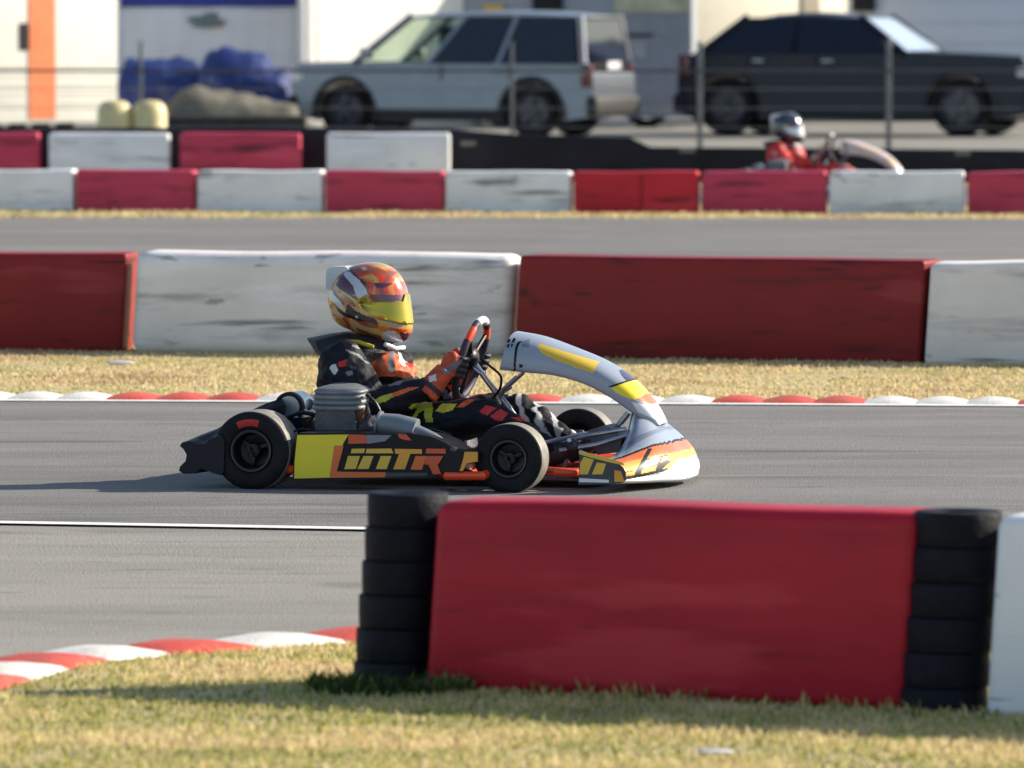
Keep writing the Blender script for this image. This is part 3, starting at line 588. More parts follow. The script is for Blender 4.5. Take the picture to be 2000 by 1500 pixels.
paint(nose, [
    pol(8, [(480, 640), (1010, 820), (1000, 1040), (480, 1040)], yw),
    pol(5, [(900, 700), (1100, 520), (1300, 430), (1470, 395), (1490, 450), (1300, 480), (1140, 580), (960, 740)], hi=.6),
    pol(3, [(980, 745), (1300, 600), (1560, 570), (1900, 640), (1900, 700), (1500, 640), (1000, 780)], hi=.6),
    pol(2, [(985, 765), (1300, 625), (1520, 595), (1900, 660), (1900, 790), (1520, 700), (1300, 720), (1000, 800)], hi=.6),
    pol(6, [(1000, 800), (1300, 720), (1520, 700), (1480, 860), (1420, 885), (1250, 905), (1000, 925)], hi=.6),
    pol(3, [(975, 905), (1260, 895), (1450, 860), (1470, 880), (1260, 930), (980, 950)]),
    pol(3, [(980, 745), (1020, 735), (1015, 1010), (985, 1010), (970, 870)]), pol(3, [(1275, 640), (1312, 640), (1290, 905), (1255, 905)]),
    pol(3, [(1010, 862), (1240, 842), (1250, 852), (1010, 876)]), pol(3, [(1100, 765), (1125, 757), (1110, 862), (1088, 866)]), pol(3, [(1300, 742), (1450, 712), (1455, 722), (1300, 756)]),
    pol(3, [(1395, 720), (1420, 712), (1400, 800), (1440, 770), (1470, 790), (1410, 885), (1380, 890)]), pol(7, [(1500, 610), (1700, 600), (1760, 660), (1600, 680)], hi=.6), pol(3, [(1290, 830), (1390, 800), (1390, 812), (1290, 845)]),
    pol(6, [(505, 740), (660, 770), (590, 925), (500, 925)], yw), pol(6, [(690, 780), (830, 790), (760, 930), (640, 920)], yw), pol(3, [(640, 770), (700, 780), (630, 925), (580, 925)], yw),
    pol(1, [(500, 660), (800, 735), (1000, 790), (1000, 815), (800, 770), (500, 690)], yw), pol(6, [(890, 905), (980, 915), (1000, 1010), (880, 1010)], yw),
    pol(4, [(480, 960), (840, 980), (840, 1040), (480, 1040)], yw), pol(4, [(1010, 950), (1400, 915), (1520, 830), (1900, 830), (1900, 1000), (1010, 1010)], hi=.6)])
sd = nose.modifiers.new("thickness", 'SOLIDIFY'); sd.thickness = 0.007; sd.offset = -1
for s in (-1, 1):
    m = MB(); e0 = [(v.x, v.z) for v in cur[0]]; m.prism(e0, s * .520, s * .512); ep = m.build("end_plate", KGRY, nose, False)
    q = MB()
    def addn(L, mi, lv=1):
        q.mi = mi; yy = s * (.5202 + .0012 * lv); q.prism(PN(L, -.52), yy - s * .001, yy)
    addn([(505, 670), (830, 750), (985, 800), (1000, 830), (820, 790), (640, 745), (505, 705)], 0); addn([(560, 735), (665, 765), (600, 925), (510, 925), (520, 800)], 0); addn([(700, 795), (800, 810), (760, 925), (645, 925)], 0)
    addn([(890, 880), (960, 890), (1000, 1005), (890, 1005)], 1); addn([(505, 965), (830, 985), (830, 1015), (505, 1010)], 2)
    q.build("graphic", [GOLD, AMB, WHT], ep, False)

# -- steering
SW = K(920, 700, 0); su = (K(942, 626, 0) - SW).normalized(); sa = Vector((-su.z, 0, su.x)); so_ = Vector((0, 1, 0)); SR = 0.150
m = MB(); ring = [SW + (su * math.cos(t) + so_ * math.sin(t)) * SR for t in np.linspace(0, 2 * PI, 49)]
m.tube(ring, 0.0145, 12, cap=False); sw = m.build("steering_wheel", [M("wheel_grip_dark", (0.03, 0.02, 0.05), .6), ORANGE_TUBE, WHT], kart)
for p in sw.data.polygons:
    d = p.center - SW; a = math.degrees(math.atan2(d.dot(so_), d.dot(su)))
    if 34 < abs(a) < 58: p.material_index = 1
    if abs(a) < 24: p.material_index = 2
m = MB(); m.ell(SW - sa * .0, (.03, .05, .045)); m.box(SW + su * .02 + sa * .012, (.02, .11, .075), Matrix(((-sa.x, 0, su.x), (0, 1, 0), (-sa.z, 0, su.z))), .008)
for t in (0.9, -0.9, PI): m.tube([SW, SW + (su * math.cos(t) + so_ * math.sin(t)) * SR], .008, 8)
hub = m.build("hub", KBLK, sw)
m = MB(); m.box(SW + su * .03 + sa * .024, (.004, .06, .035), Matrix(((-sa.x, 0, su.x), (0, 1, 0), (-sa.z, 0, su.z))), .002); m.build("display", M("display_pale", (.55, .6, .6), .3), hub)
m = MB(); m.tube([SW, K(952, 745, 0), K(985, 785, 0), K(1040, 860, 0)], .011, 12); m.tube([K(925, 715, -.02), K(940, 728, -.05), K(968, 768, -.03), K(975, 790, -.02)], .009, 10); m.build("steering_column", STEEL, kart)
m = MB(); m.tube(cat([K(938, 700, -.05), K(957, 715, -.06), K(978, 735, -.06), K(976, 760, -.05), K(962, 778, -.04)], 20), .005, 8); m.build("cable", BLACK, kart); m = MB(); m.tube(cat([K(560, 850, -.5), K(590, 838, -.5), K(625, 845, -.5)], 10), .004, 8); m.build("cable", BLACK, kart)

# ---------------- the driver ----------------
drv = empty("person", KM, "driver in black suit, orange gloves and flame-painted helmet seated in the nearer kart", "person")
NECK = K(742, 668, 0); SH = [K(672, 712, -.17), None]; sh = K(672, 714, -.185); el = K(728, 792, -.275); wr = K(842, 757, -.21)
hip = K(715, 868, -.12); kn = K(952, 812, -.20); an = K(1078, 880, -.15); toe = K(1118, 872, -.17)
m = MB()
m.ell(K(694, 752, 0), (.125, .19, .165), Matrix.Rotation(R(8), 3, 'Y')); m.ell(K(700, 708, 0), (.125, .205, .085)); m.ell(K(668, 735, 0), (.085, .17, .14)); m.ell(K(704, 820, 0), (.115, .155, .12)); m.ell(K(715, 872, 0), (.125, .16, .075))
m.ell(K(762, 722, 0), (.090, .14, .088)); m.ell(K(752, 775, 0), (.10, .16, .10)); m.ell(K(790, 815, 0), (.11, .17, .075)); m.tube([K(720, 700, 0), K(722, 655, 0)], [.10, .075], 16)
for s in (1, -1):
    f = lambda v: Vector((v.x, v.y * s, v.z))
    m.ell(f(sh), (.092, .076, .092)); m.tube([f(sh), f(sh.lerp(el, .5)), f(el)], [.088, .080, .064], 16); m.ell(f(el), (.066,) * 3)
    m.tube([f(el), f(el.lerp(wr, .4)), f(wr)], [.062, .058, .040], 16); m.ell(f(wr), (.036,) * 3)
    m.ell(f(hip), (.10, .09, .085)); m.tube([f(hip), f(hip.lerp(kn, .5)) + Vector((0, 0, .015)), f(kn)], [.092, .085, .066], 18); m.ell(f(kn), (.070, .066, .068))
    m.tube([f(kn), f(kn.lerp(an, .35)), f(an)], [.064, .060, .042], 16); m.ell(f(an), (.043,) * 3)
SUIT = M("suit_black", (0.006, 0.007, 0.013), 0.7, var=.5, scale=12, bump=.5, bscale=22, spec=.25)
SO = M("suit_orange", (0.62, 0.10, 0.015), 0.6, var=.3, scale=25, bump=.3); SYG = M("suit_lime", (0.42, 0.45, 0.03), 0.6, var=.15); SR_ = M("suit_red", (0.50, 0.02, 0.02), 0.6, var=.15)
SWH = M("suit_white", (0.55, 0.56, 0.58), 0.6, var=.2); SGR = M("suit_grey", (0.16, 0.16, 0.18), 0.6, var=.3); SYE = M("suit_yellow", (0.58, 0.45, 0.03), .6)
body = fuse(m, "body", [SUIT, SO, SYG, SR_, SWH, SGR, SYE], drv, 0.0042, 10, 0.011, 14)
Z1 = lambda L: z8(L, 560, 480, 3.948)
def S1(mi, L, y=-.2, lo=-.5, hi=0.03): return (mi, K2(Z1(L), y), lo, hi)
rules = [
    S1(1, [(690, 900), (745, 830), (800, 800), (870, 850), (960, 940), (1010, 1010), (960, 1040), (860, 1000), (770, 1000), (720, 1020)], -.06, -.15, .15),
    S1(5, [(800, 800), (825, 800), (870, 960), (830, 980)], -.06, -.15, .15), S1(4, [(850, 820), (870, 830), (930, 930), (900, 930)], -.06, -.15, .15), S1(3, [(900, 900), (960, 920), (1010, 1010), (970, 1010)], -.06, -.15, .15),
    S1(3, [(430, 890), (500, 870), (505, 920), (450, 930)]), S1(4, [(385, 910), (420, 905), (450, 950), (420, 985), (395, 975), (370, 935)]), S1(5, [(505, 965), (560, 950), (575, 985), (530, 990)]),
    S1(5, [(520, 760), (600, 800), (680, 880), (700, 930), (690, 935), (650, 870), (590, 810), (515, 775)]), S1(5, [(480, 790), (560, 830), (640, 900), (640, 908), (560, 845), (480, 805)]),
    S1(2, [(700, 1195), (770, 1150), (850, 1130), (850, 1160), (800, 1195), (730, 1210)], -.25), S1(1, [(850, 1130), (950, 1090), (1040, 1085), (960, 1120), (850, 1165)], -.25),
    S1(2, [(975, 1245), (1010, 1210), (1110, 1210), (1140, 1260), (1155, 1355), (1100, 1360), (1070, 1265), (1030, 1290), (1010, 1350), (975, 1340), (1010, 1260)]),
    S1(6, [(1165, 1270), (1200, 1215), (1330, 1215), (1310, 1260), (1230, 1285)]), S1(1, [(1335, 1240), (1400, 1165), (1470, 1180), (1390, 1240)]), S1(1, [(1250, 1180), (1400, 1150), (1400, 1175), (1250, 1200)]),
    S1(3, [(1515, 1275), (1560, 1225), (1640, 1245), (1580, 1300)]), S1(3, [(1600, 1310), (1660, 1255), (1720, 1290), (1690, 1345), (1640, 1340)]), S1(3, [(1740, 1320), (1820, 1320), (1900, 1370), (1800, 1350)]),
    S1(5, [(760, 1060), (830, 1030), (900, 1040), (880, 1070), (800, 1080)], -.25)]
paint(body, rules)
# the further shin and knee carry a pale zigzag print
for p in body.data.polygons:
    c = p.center
    if c.y > .08 and c.x > kn.x - .02 and c.z > .06:
        v = math.sin(c.x * 120 + c.z * 60 + 2.5 * noise.noise(c * 25)) + .8 * noise.noise(c * 40)
        if v > -.05: p.material_index = 4 if v > .25 else 5
# boots
for s in (1, -1):
    m = MB(); f = lambda v: Vector((v.x, v.y * s, v.z))
    m.ell(f(an), (.045, .042, .05)); m.tube([f(an) - Vector((.02, 0, .03)), f(an.lerp(toe, .5)) - Vector((0, 0, .015)), f(toe)], [.04, .038, .026], 14, flat=.9); m.ell(f(toe), (.028, .036, .03))
    fuse(m, "boot", [M("boot_black", (.03, .03, .035), .5, var=.3)], drv, .006, 3)
# gloves with five fingers round the rim
GLO = M("glove_orange", (0.50, 0.060, 0.02), 0.6, var=.35, scale=30, bump=.4); GLB = M("glove_black", (.02, .015, .025), .6)
for s in (-1, 1):
    ga = R(8); o_ = Vector((0, 1.0 * s, 0)); g = SW + (o_ * math.cos(ga) - su * math.sin(ga)) * SR; w0 = Vector((wr.x, abs(wr.y) * s, wr.z))
    m = MB(); cen = g + o_ * .030 + sa * .026; rot = Matrix((sa, o_, su)).transposed()
    m.ell(cen, (.034, .023, .050), rot); m.tube([w0 - (cen - w0) * .30, w0, cen + (w0 - cen) * .25], [.050, .046, .036], 14)
    fo = [-.034, -.012, .010, .031]; fr_ = [.0090, .0100, .0100, .0092]; fe = [150, 170, 175, 160]
    for off, rr, e in zip(fo, fr_, fe):
        pts = [g + su * off + (o_ * math.cos(R(t)) - sa * math.sin(R(t))) * .0265 for t in np.linspace(-45, e, 9)]
        m.tube(pts, [rr * 1.1, rr * 1.08, rr * 1.05, rr * 1.05, rr, rr, rr * .95, rr * .9, rr * .75], 10)
    pts = [cen + su * .015, g + su * .045 + sa * .03 + o_ * .005, g + su * .052 + sa * .026 - o_ * .018, g + su * .05 + sa * .010 - o_ * .029]; m.tube(pts, [.015, .0115, .0105, .008], 10)
    gl = fuse(m, "glove", [GLO, GLB, SWH, SGR], drv, .0038, 2)
    for p in gl.data.polygons:
        c = p.center; q = c - g
        if (q - o_ * q.dot(o_)).length < 9 and q.dot(sa) < -.004 : p.material_index = 1
        if abs((c - w0).dot((cen - w0).normalized())) < .010: p.material_index = 1
        if inpoly(c.x, c.z, K2(Z1([(1085, 1010), (1140, 990), (1150, 1040), (1100, 1050)]), -.25)): p.material_index = 2
        if inpoly(c.x, c.z, K2(Z1([(1200, 950), (1300, 890), (1350, 880), (1310, 940), (1240, 990)]), -.2)): p.material_index = 3
# knee pad white seen under the hands
m = MB(); m.ell(K(896, 768, .17), (.038, .045, .020), Matrix.Rotation(R(-18), 3, 'Y')); m.build("elbow_patch", WHT, drv)
# neck collar
m = MB(); nk = []
for (px, py, hw, dp) in ((730, 648, .085, .085), (724, 662, .12, .12), (712, 672, .17, .175), (706, 684, .19, .150), (704, 700, .19, .13)):
    c = K(px, py, 0); nk.append([Vector((c.x - dp * math.cos(t) * (1.25 if math.cos(t) > 0 else .75), hw * math.sin(t), c.z + (.02 if math.cos(t) > .6 and hw > .1 else 0) - .03 * (1 - math.cos(t)) * .5)) for t in np.linspace(0, 2 * PI, 40, endpoint=False)])
m.loft(nk); nb = m.build("neck_collar", [M("collar_black", (.012, .012, .016), .55, bump=.3), SYE], drv)
m = MB(); q = [K(x, y, -.14) for x, y in ((681, 666), (700, 668), (715, 673), (730, 677))]; m.tube(q, [.006, .008, .008, .006], 8); m.build("collar_stripe", SYE, drv)
# helmet
HL = z8([(180, 1010), (150, 985), (95, 930), (60, 820), (28, 700), (40, 560), (70, 440), (120, 310), (200, 220), (320, 160), (450, 118), (620, 95), (760, 100), (880, 135), (980, 200), (1060, 290), (1110, 390), (1150, 480), (1165, 560), (1185, 650), (1205, 780), (1225, 920), (1240, 1020), (1225, 1130), (1190, 1210), (1120, 1260), (980, 1275), (880, 1275), (760, 1235), (640, 1190), (480, 1140), (330, 1075)], 640, 500, 7.5)
HC = K(721, 592, 0); HLl = [K(a, b, 0) - HC for a, b in HL]
ang = sorted([(math.atan2(v.z, v.x), math.hypot(v.x, v.z)) for v in HLl]); A_ = np.array([a for a, r in ang]); R_ = np.array([r for a, r in ang])
A3 = np.concatenate([A_ - 2 * PI, A_, A_ + 2 * PI]); R3 = np.concatenate([R_, R_, R_])
def hel(th, la, off=0.0):
    rr = float(np.interp(th, A3, R3)); rr = .25 * (float(np.interp(th - .08, A3, R3)) + float(np.interp(th + .08, A3, R3))) + .5 * rr
    k = max(0, math.cos(la)) ** 0.78; yy = .128 * math.sin(la); 
    yy *= 1 - .10 * max(0, math.cos(th)) * 1.0
    return HC + Vector(((rr + off) * k * math.cos(th), yy * (1 + off / .13), (rr + off) * k * math.sin(th)))
nA, nB = 220, 130
rows = [[hel(2 * PI * i / nA, -PI / 2 + PI * (j + .5) / nB) for i in range(nA)] for j in range(nB)]
m = MB(); m.loft(rows)
HR = M("helmet_red", (.62, .045, .012), .18, coat=1, var=.15); HO = M("helmet_orange", (.62, .20, .02), .18, coat=1, var=.15); HY = M("helmet_gold", (.60, .38, .08), .18, coat=1, var=.2); HB = M("helmet_black", (.02, .012, .02), .18, coat=1)
HW = M("helmet_white", (.52, .56, .60), .2, coat=1); HP = M("helmet_maroon", (.09, .015, .04), .2, coat=1); HB2 = M("helmet_brown", (.28, .07, .03), .2, coat=1); HT = M("helmet_tan", (.45, .33, .22), .2, coat=1)
hm = m.build("helmet", [HO, HR, HY, HB, HW, HP, HB2, HT], drv, angle=60)
H = lambda mi, L: (mi, K2(z8(L, 640, 500, 7.5), -.10), -.3, .3)
paint(hm, [
    H(0, [(0, 0), (1500, 0), (1500, 1500), (0, 1500)]),
    H(1, [(280, 150), (600, 100), (900, 100), (1180, 400), (1180, 700), (600, 580), (280, 230)]),
    H(2, [(620, 80), (880, 110), (1000, 200), (1110, 370), (1000, 380), (900, 300), (780, 210), (640, 150), (560, 120)]),
    H(0, [(770, 190), (860, 190), (1000, 330), (1080, 380), (1000, 400), (900, 320)]),
    H(6, [(300, 180), (520, 130), (700, 190), (820, 260), (700, 270), (560, 230), (450, 250), (360, 260)]),
    H(0, [(380, 200), (450, 170), (540, 200), (530, 240), (420, 240)]), H(7, [(450, 170), (500, 165), (550, 195), (520, 220), (470, 200)]),
    H(0, [(540, 270), (640, 260), (700, 330), (760, 400), (700, 400), (600, 370), (540, 340)]),
    H(5, [(680, 390), (900, 400), (920, 420), (820, 470), (720, 470)]),
    H(3, [(260, 200), (310, 200), (560, 380), (600, 440), (520, 400), (400, 300)]),
    H(4, [(220, 230), (300, 240), (480, 350), (580, 480), (620, 600), (480, 600), (430, 540), (400, 440), (320, 360), (200, 300)]),
    H(5, [(130, 290), (200, 270), (320, 370), (400, 460), (440, 560), (350, 560), (220, 480), (140, 400)]),
    H(3, [(120, 380), (220, 470), (340, 550), (460, 600), (480, 650), (380, 600), (250, 530), (110, 420)]),
    H(2, [(90, 430), (200, 490), (330, 560), (440, 640), (600, 780), (740, 920), (620, 860), (450, 800), (300, 660), (160, 570), (90, 500)]),
    H(0, [(160, 500), (300, 570), (400, 660), (520, 770), (400, 730), (260, 640), (160, 560)]),
    H(5, [(70, 500), (160, 580), (250, 640), (280, 720), (180, 660), (90, 600)]),
    H(4, [(20, 480), (80, 560), (200, 660), (290, 800), (200, 760), (110, 700), (25, 650)]),
    H(3, [(110, 730), (200, 780), (280, 830), (300, 720), (330, 690), (420, 790), (600, 880), (700, 900), (760, 1010), (640, 1000), (500, 960), (380, 920), (240, 880), (150, 800)]),
    H(6, [(420, 940), (560, 960), (740, 1010), (760, 1090), (640, 1050), (500, 1010)]),
    H(2, [(40, 690), (110, 730), (180, 830), (260, 880), (220, 920), (90, 850)]),
    H(7, [(310, 960), (430, 960), (560, 1040), (700, 1110), (660, 1140), (500, 1090), (350, 1010)]),
    H(6, [(400, 1050), (560, 1110), (760, 1170), (760, 1230), (600, 1180), (440, 1120)]),
    H(2, [(730, 930), (900, 960), (1090, 1010), (1240, 1010), (1240, 1100), (1100, 1100), (960, 1060), (780, 1010)]),
    H(1, [(800, 1040), (960, 1060), (1090, 1090), (1240, 1090), (1220, 1180), (1120, 1200), (1000, 1120), (880, 1070)]),
    H(4, [(780, 1130), (860, 1100), (950, 1100), (1010, 1170), (1020, 1300), (780, 1300)]), H(5, [(1010, 1120), (1110, 1150), (1110, 1260), (1030, 1260)]),
    H(5, [(620, 560), (900, 570), (1070, 580), (1060, 670), (680, 680)]),
    H(4, [(430, 870), (465, 870), (465, 905), (430, 905)])])
for p in hm.data.polygons:      # flame licks over the larger colour fields
    c = p.center - HC; q = Vector((c.x * 5 + c.z * 3, c.y * 4, c.z * 11 - c.x * 6)); v = math.sin(9 * noise.noise(q * .9) + c.x * 38 + c.z * 70); i_ = p.material_index
    if i_ == 0 and v > .62: p.material_index = 6
    elif i_ == 0 and v < -.72: p.material_index = 2
    elif i_ == 1 and v > .72: p.material_index = 6
    elif i_ == 1 and v < -.78: p.material_index = 0
    elif i_ == 2 and v > .75: p.material_index = 7
# visor shell: raised band of the same surface
vp = K2(z8([(455, 640), (600, 560), (650, 668), (1050, 668), (1060, 560), (1300, 540), (1300, 1010), (1100, 1015), (980, 985), (860, 950), (720, 900), (600, 810), (520, 730)], 640, 500, 7.5), -.10)
m = MB(); g_ = {}
nA, nB = 360, 160
for j in range(nB):
    for i in range(nA):
        th = 2 * PI * i / nA; la = -PI / 2 + PI * (j + .5) / nB; p = hel(th, la, .005)
        if inpoly(p.x, p.z, vp) and math.cos(th) > -.4: g_[(i, j)] = p
vv = {k: m.bm.verts.new(p) for k, p in g_.items()}
for (i, j) in g_:
    q = [(i, j), ((i + 1) % nA, j), ((i + 1) % nA, j + 1), (i, j + 1)]
    if all(k in vv for k in q): m.bm.faces.new([vv[k] for k in q])
vis = m.build("visor", M("visor_gold_mirror", (.33, .27, .02), .10, .75, var=.05, coat=.6), hm, angle=80)
sd = vis.modifiers.new("thickness", 'SOLIDIFY'); sd.thickness = .004; sd.offset = -1
m = MB(); m.prism(K2(z8([(40, 480), (40, 240), (60, 180), (110, 150), (320, 145), (420, 220), (330, 330), (220, 420), (130, 500)], 640, 500, 7.5), 0), -.06, .06, bev=.018, seg=4); m.build("spoiler", M("spoiler_clear", (.55, .62, .66), .15, coat=1), hm)
m = MB(); m.tube([K(752, 672, -.085), K(772, 681, -.05), K(788, 679, 0), K(772, 681, .05), K(752, 672, .085)], .009, 10); m.build("chin_strap", WHT, hm)

# ---------------- the second kart and driver far away: copies repainted ----------------
def copy_tree(o, parent, swap):
    c = o.copy(); C.objects.link(c)
    if o.data:
        c.data = o.data.copy()
        for i, mt in enumerate(c.data.materials):
            if mt.name in swap: c.data.materials[i] = swap[mt.name]
    c.parent = parent
    for ch in list(o.children): copy_tree(ch, c, swap)
    return c
tgt = AT(1537, 250, 64.5)     # its helmet
hw_ = KM @ HC; s2 = 0.955
K2M = Matrix.Translation(Vector((0, 0, 0))) @ RW @ Matrix.Scale(s2, 4); off = tgt - (K2M @ HC); off.z = 0.004
K2M = Matrix.Translation(off) @ K2M
CRM = M("cream_fairing", (.62, .48, .30), .35, coat=.3); PNK = M("pinkish_white_fairing", (.60, .47, .45), .35, coat=.3)
k2 = copy_tree(kart, None, {PALE.name: PNK, YEL.name: CRM, GOLD.name: CRM, SLATE.name: PNK, ORA.name: PNK, PURP.name: PNK, ORANGE_TUBE.name: BLACK, AMB.name: WHT})
k2.matrix_world = K2M; tag(k2, "small distant kart with a cream and white front fairing on the side track", "kart")
RS = M("suit_bright_red", (.60, .02, .015), .6, bump=.3, bscale=20); HBK = M("helmet_charcoal", (.03, .035, .045), .2, coat=1); HGR = M("helmet_silver", (.14, .15, .18), .2, coat=1)
d2 = copy_tree(drv, None, {SUIT.name: RS, SO.name: RS, SYG.name: RS, SYE.name: RS, GLO.name: M("glove_dusty", (.30, .14, .08), .6), HR.name: HBK, HO.name: HBK, HY.name: HGR, HP.name: HBK, HB2.name: HBK, HW.name: HBK, HT.name: HBK, "visor_gold_mirror": M("visor_silver", (.55, .57, .60), .15, .7)})
d2.matrix_world = K2M; tag(d2, "driver in bright red suit and dark striped helmet seated in the distant kart", "person")

# ---------------- paddock ----------------
# fence
FY = 86.0; fz = AT(0, 138, FY).z
fe = empty("rail_fence", Matrix.Translation((0, FY, 0)), "thin metal rail fence with grey posts in front of the parked cars", "fence")
FM = M("galvanised_steel", (.20, .20, .20), .5, .4, var=.2); FD = M("dark_rail", (.05, .05, .06), .5)
for px in (-95, 275, 1000, 1367, 1736, 2105):
    p = AT(px, 138, FY); top = AT(px, 84, FY).z; m = MB(); m.box((p.x, 0, top / 2), (.065 if px > 1300 else .04, .05, top), bev=.008); m.box((p.x, 0, top + .008), (.08, .07, .015), bev=.004); m.build("post", FM, fe)
m = MB(); m.tube([(-8.5, -.05, fz), (8.5, -.05, fz)], .017, 10); m.build("rail", FD, fe)
for z_ in (fz - .22, fz - .45, fz - .68):
    m = MB(); m.tube([(-8.5, -.045, z_), (8.5, -.045, z_)], .005, 6); m.build("wire", FM, fe)

GLASS = M("dark_tinted_glass", (.008, .010, .022), .1, spec=.4)
def clear_glass(name, col, fac):
    m = bpy.data.materials.new(name); m.use_nodes = True; t = m.node_tree; b = t.nodes["Principled BSDF"]; b.inputs["Base Color"].default_value = (*col, 1); b.inputs["Roughness"].default_value = .08
    tr = t.nodes.new("ShaderNodeBsdfTransparent"); tr.inputs[0].default_value = (.93, .98, .93, 1); mx = t.nodes.new("ShaderNodeMixShader"); mx.inputs[0].default_value = fac
    t.links.new(tr.outputs[0], mx.inputs[1]); t.links.new(b.outputs[0], mx.inputs[2]); t.links.new(mx.outputs[0], t.nodes["Material Output"].inputs[0]); MATS[name] = m; return m
CG = clear_glass("clear_car_glass", (.03, .05, .05), .12)
def car(mat4, label, L, W, H, belt, hoodz, bx, rx, arches, wr_, paint_, side, boxy, nm="parked_car"):
    """x forward. bx=(rear belt, front belt) rx=(rear roof, front roof)"""
    root = empty(nm, mat4, label, "car"); hw = W / 2
    gc = .20
    pts = [(-L / 2 + .03, .42), (-L / 2, .62), (-L / 2 + .02, belt - .12), (bx[0] - .02, belt)]
    pts += [(bx[1], belt)] + [(bx[1] + (L / 2 - .12 - bx[1]) * t, belt + (hoodz - belt) * t ** 1.6) for t in (.35, .7, 1)] + [(L / 2 - .02, hoodz - .16), (L / 2, .55), (L / 2 - .05, .30)]
    for ax in sorted(arches, reverse=True):
        ra = wr_ + .06
        pts += [(ax + ra, gc + .02)] + [(ax + ra * math.cos(t), max(gc + .02, wr_ + ra * math.sin(t))) for t in np.linspace(0.05, PI - .05, 12)] + [(ax - ra, gc + .02)]
    pts += [(-L / 2 + .08, .28)]
    m = MB(); yf = lambda x, z, k: (-1 if k == 0 else 1) * (hw - .05 * max(0, (z - .75) / .4) - .10 * max(0, abs(x) - L * .38) / (L * .12) - .03 * max(0, .45 - z) / .25)
    m.prism(pts, -hw, hw, yf, bev=.03, seg=3); body_ = m.build("body", paint_, root, angle=40)
    yb, yr = hw - .048, hw - (.17 if boxy else .24)
    Y = lambda z, s: s * (yb + (yr - yb) * (z - belt) / (H - belt))
    zr = H - .07
    cab = [(bx[0], belt - .02), (rx[0], zr), (rx[1], zr), (bx[1], belt - .02)]
    # roof
    m = MB(); rows = []
    for u in np.linspace(0, 1, 13):
        x = rx[0] - .06 + (rx[1] - rx[0] + .12) * u; zt = H - (.06 if boxy else .12) * abs(2 * u - 1) ** 2.0 - .01; yy = yr + .015
        rows.append([Vector((x, -yy, zr - .03)), Vector((x, -yy, zt - .045)), Vector((x, -yy + .10, zt - .01)), Vector((x, 0, zt)), Vector((x, yy - .10, zt - .01)), Vector((x, yy, zt - .045)), Vector((x, yy, zr - .03))])
    m.loft(rows); m.build("roof", paint_, root, angle=40)
    # pillars
    def P(x, z, s): return Vector((x, Y(z, s), z))
    def lerp(a, b, t): return a + (b - a) * t
    splits = side   # list of (t0,t1,material) along the belt between rear and front edges
    for s in (-1, 1):
        for e in (0, 1):
            m = MB(); a = P(bx[e], belt - .03, s); b = P(rx[e], zr, s); m.tube([a, a.lerp(b, .5) + Vector((0, 0, 0)), b], .05, 8); m.build("pillar", paint_, root)
        for (t0, t1, mt) in splits:
            za, zb = belt - .025, zr - .015
            def X(t, z): k = (z - belt) / (zr - belt); return lerp(lerp(bx[0], bx[1], t), lerp(rx[0], rx[1], t), k)
            P4 = [(X(t0, za), za), (X(t0, zb), zb), (X(t1, zb), zb), (X(t1, za), za)]
            m = MB(); m.prism(P4, 0, 0, lambda x, z, k: Y(z, s) + s * (.004 if k else -.004)); m.build("side_window", mt, root, False)
            m = MB(); xm = t1
            if t1 < .99: m.prism([(X(t1, za), za), (X(t1, zb), zb), (X(t1, zb) + .06, zb), (X(t1, za) + .06, za)], 0, 0, lambda x, z, k: Y(z, s) + s * (.008 if k else -.03)); m.build("pillar", KBLK if mt is GLASS and not boxy else paint_, root, False)
    for e, nm2 in ((1, "windscreen"), (0, "rear_window")):
        sg = 1 if e else -1; m = MB(); za, zb = belt + .01, zr - .02; k = lambda z: (z - belt) / (zr - belt)
        q = []
        for off_ in (0, .008):
            q += [Vector((lerp(bx[e], rx[e], k(z)) + sg * (.012 + off_), Y(z, ss) - ss * .04, z)) for z, ss in ((za, -1), (za, 1), (zb, 1), (zb, -1))]
        m._add(q, [(0, 1, 2, 3), (4, 5, 6, 7), (0, 1, 5, 4), (1, 2, 6, 5), (2, 3, 7, 6), (3, 0, 4, 7)]); m.build(nm2, (CG if boxy else M("sky_glare_dust_windscreen", (.50, .57, .66), .3, coat=1, var=.2, scale=2)) if e else GLASS, root, False)  # pale blue base colour paints sky glare and sunlit dust onto the windscreen
    # cabin interior block
    m = MB(); m.box(((bx[0] + bx[1]) / 2 - .2, 0, belt - .05), (bx[1] - bx[0] - .2, W * .8, .1))
    for s in (-.4, .4): m.box(((bx[1] + rx[1]) / 2 - .75, s, belt + .15), (.14, .42, .62), bev=.05); m.box(((bx[0] + bx[1]) / 2 - .55, s, belt + .10), (.14, .5, .5), bev=.05)
    m.build("seats", BLACK, root)
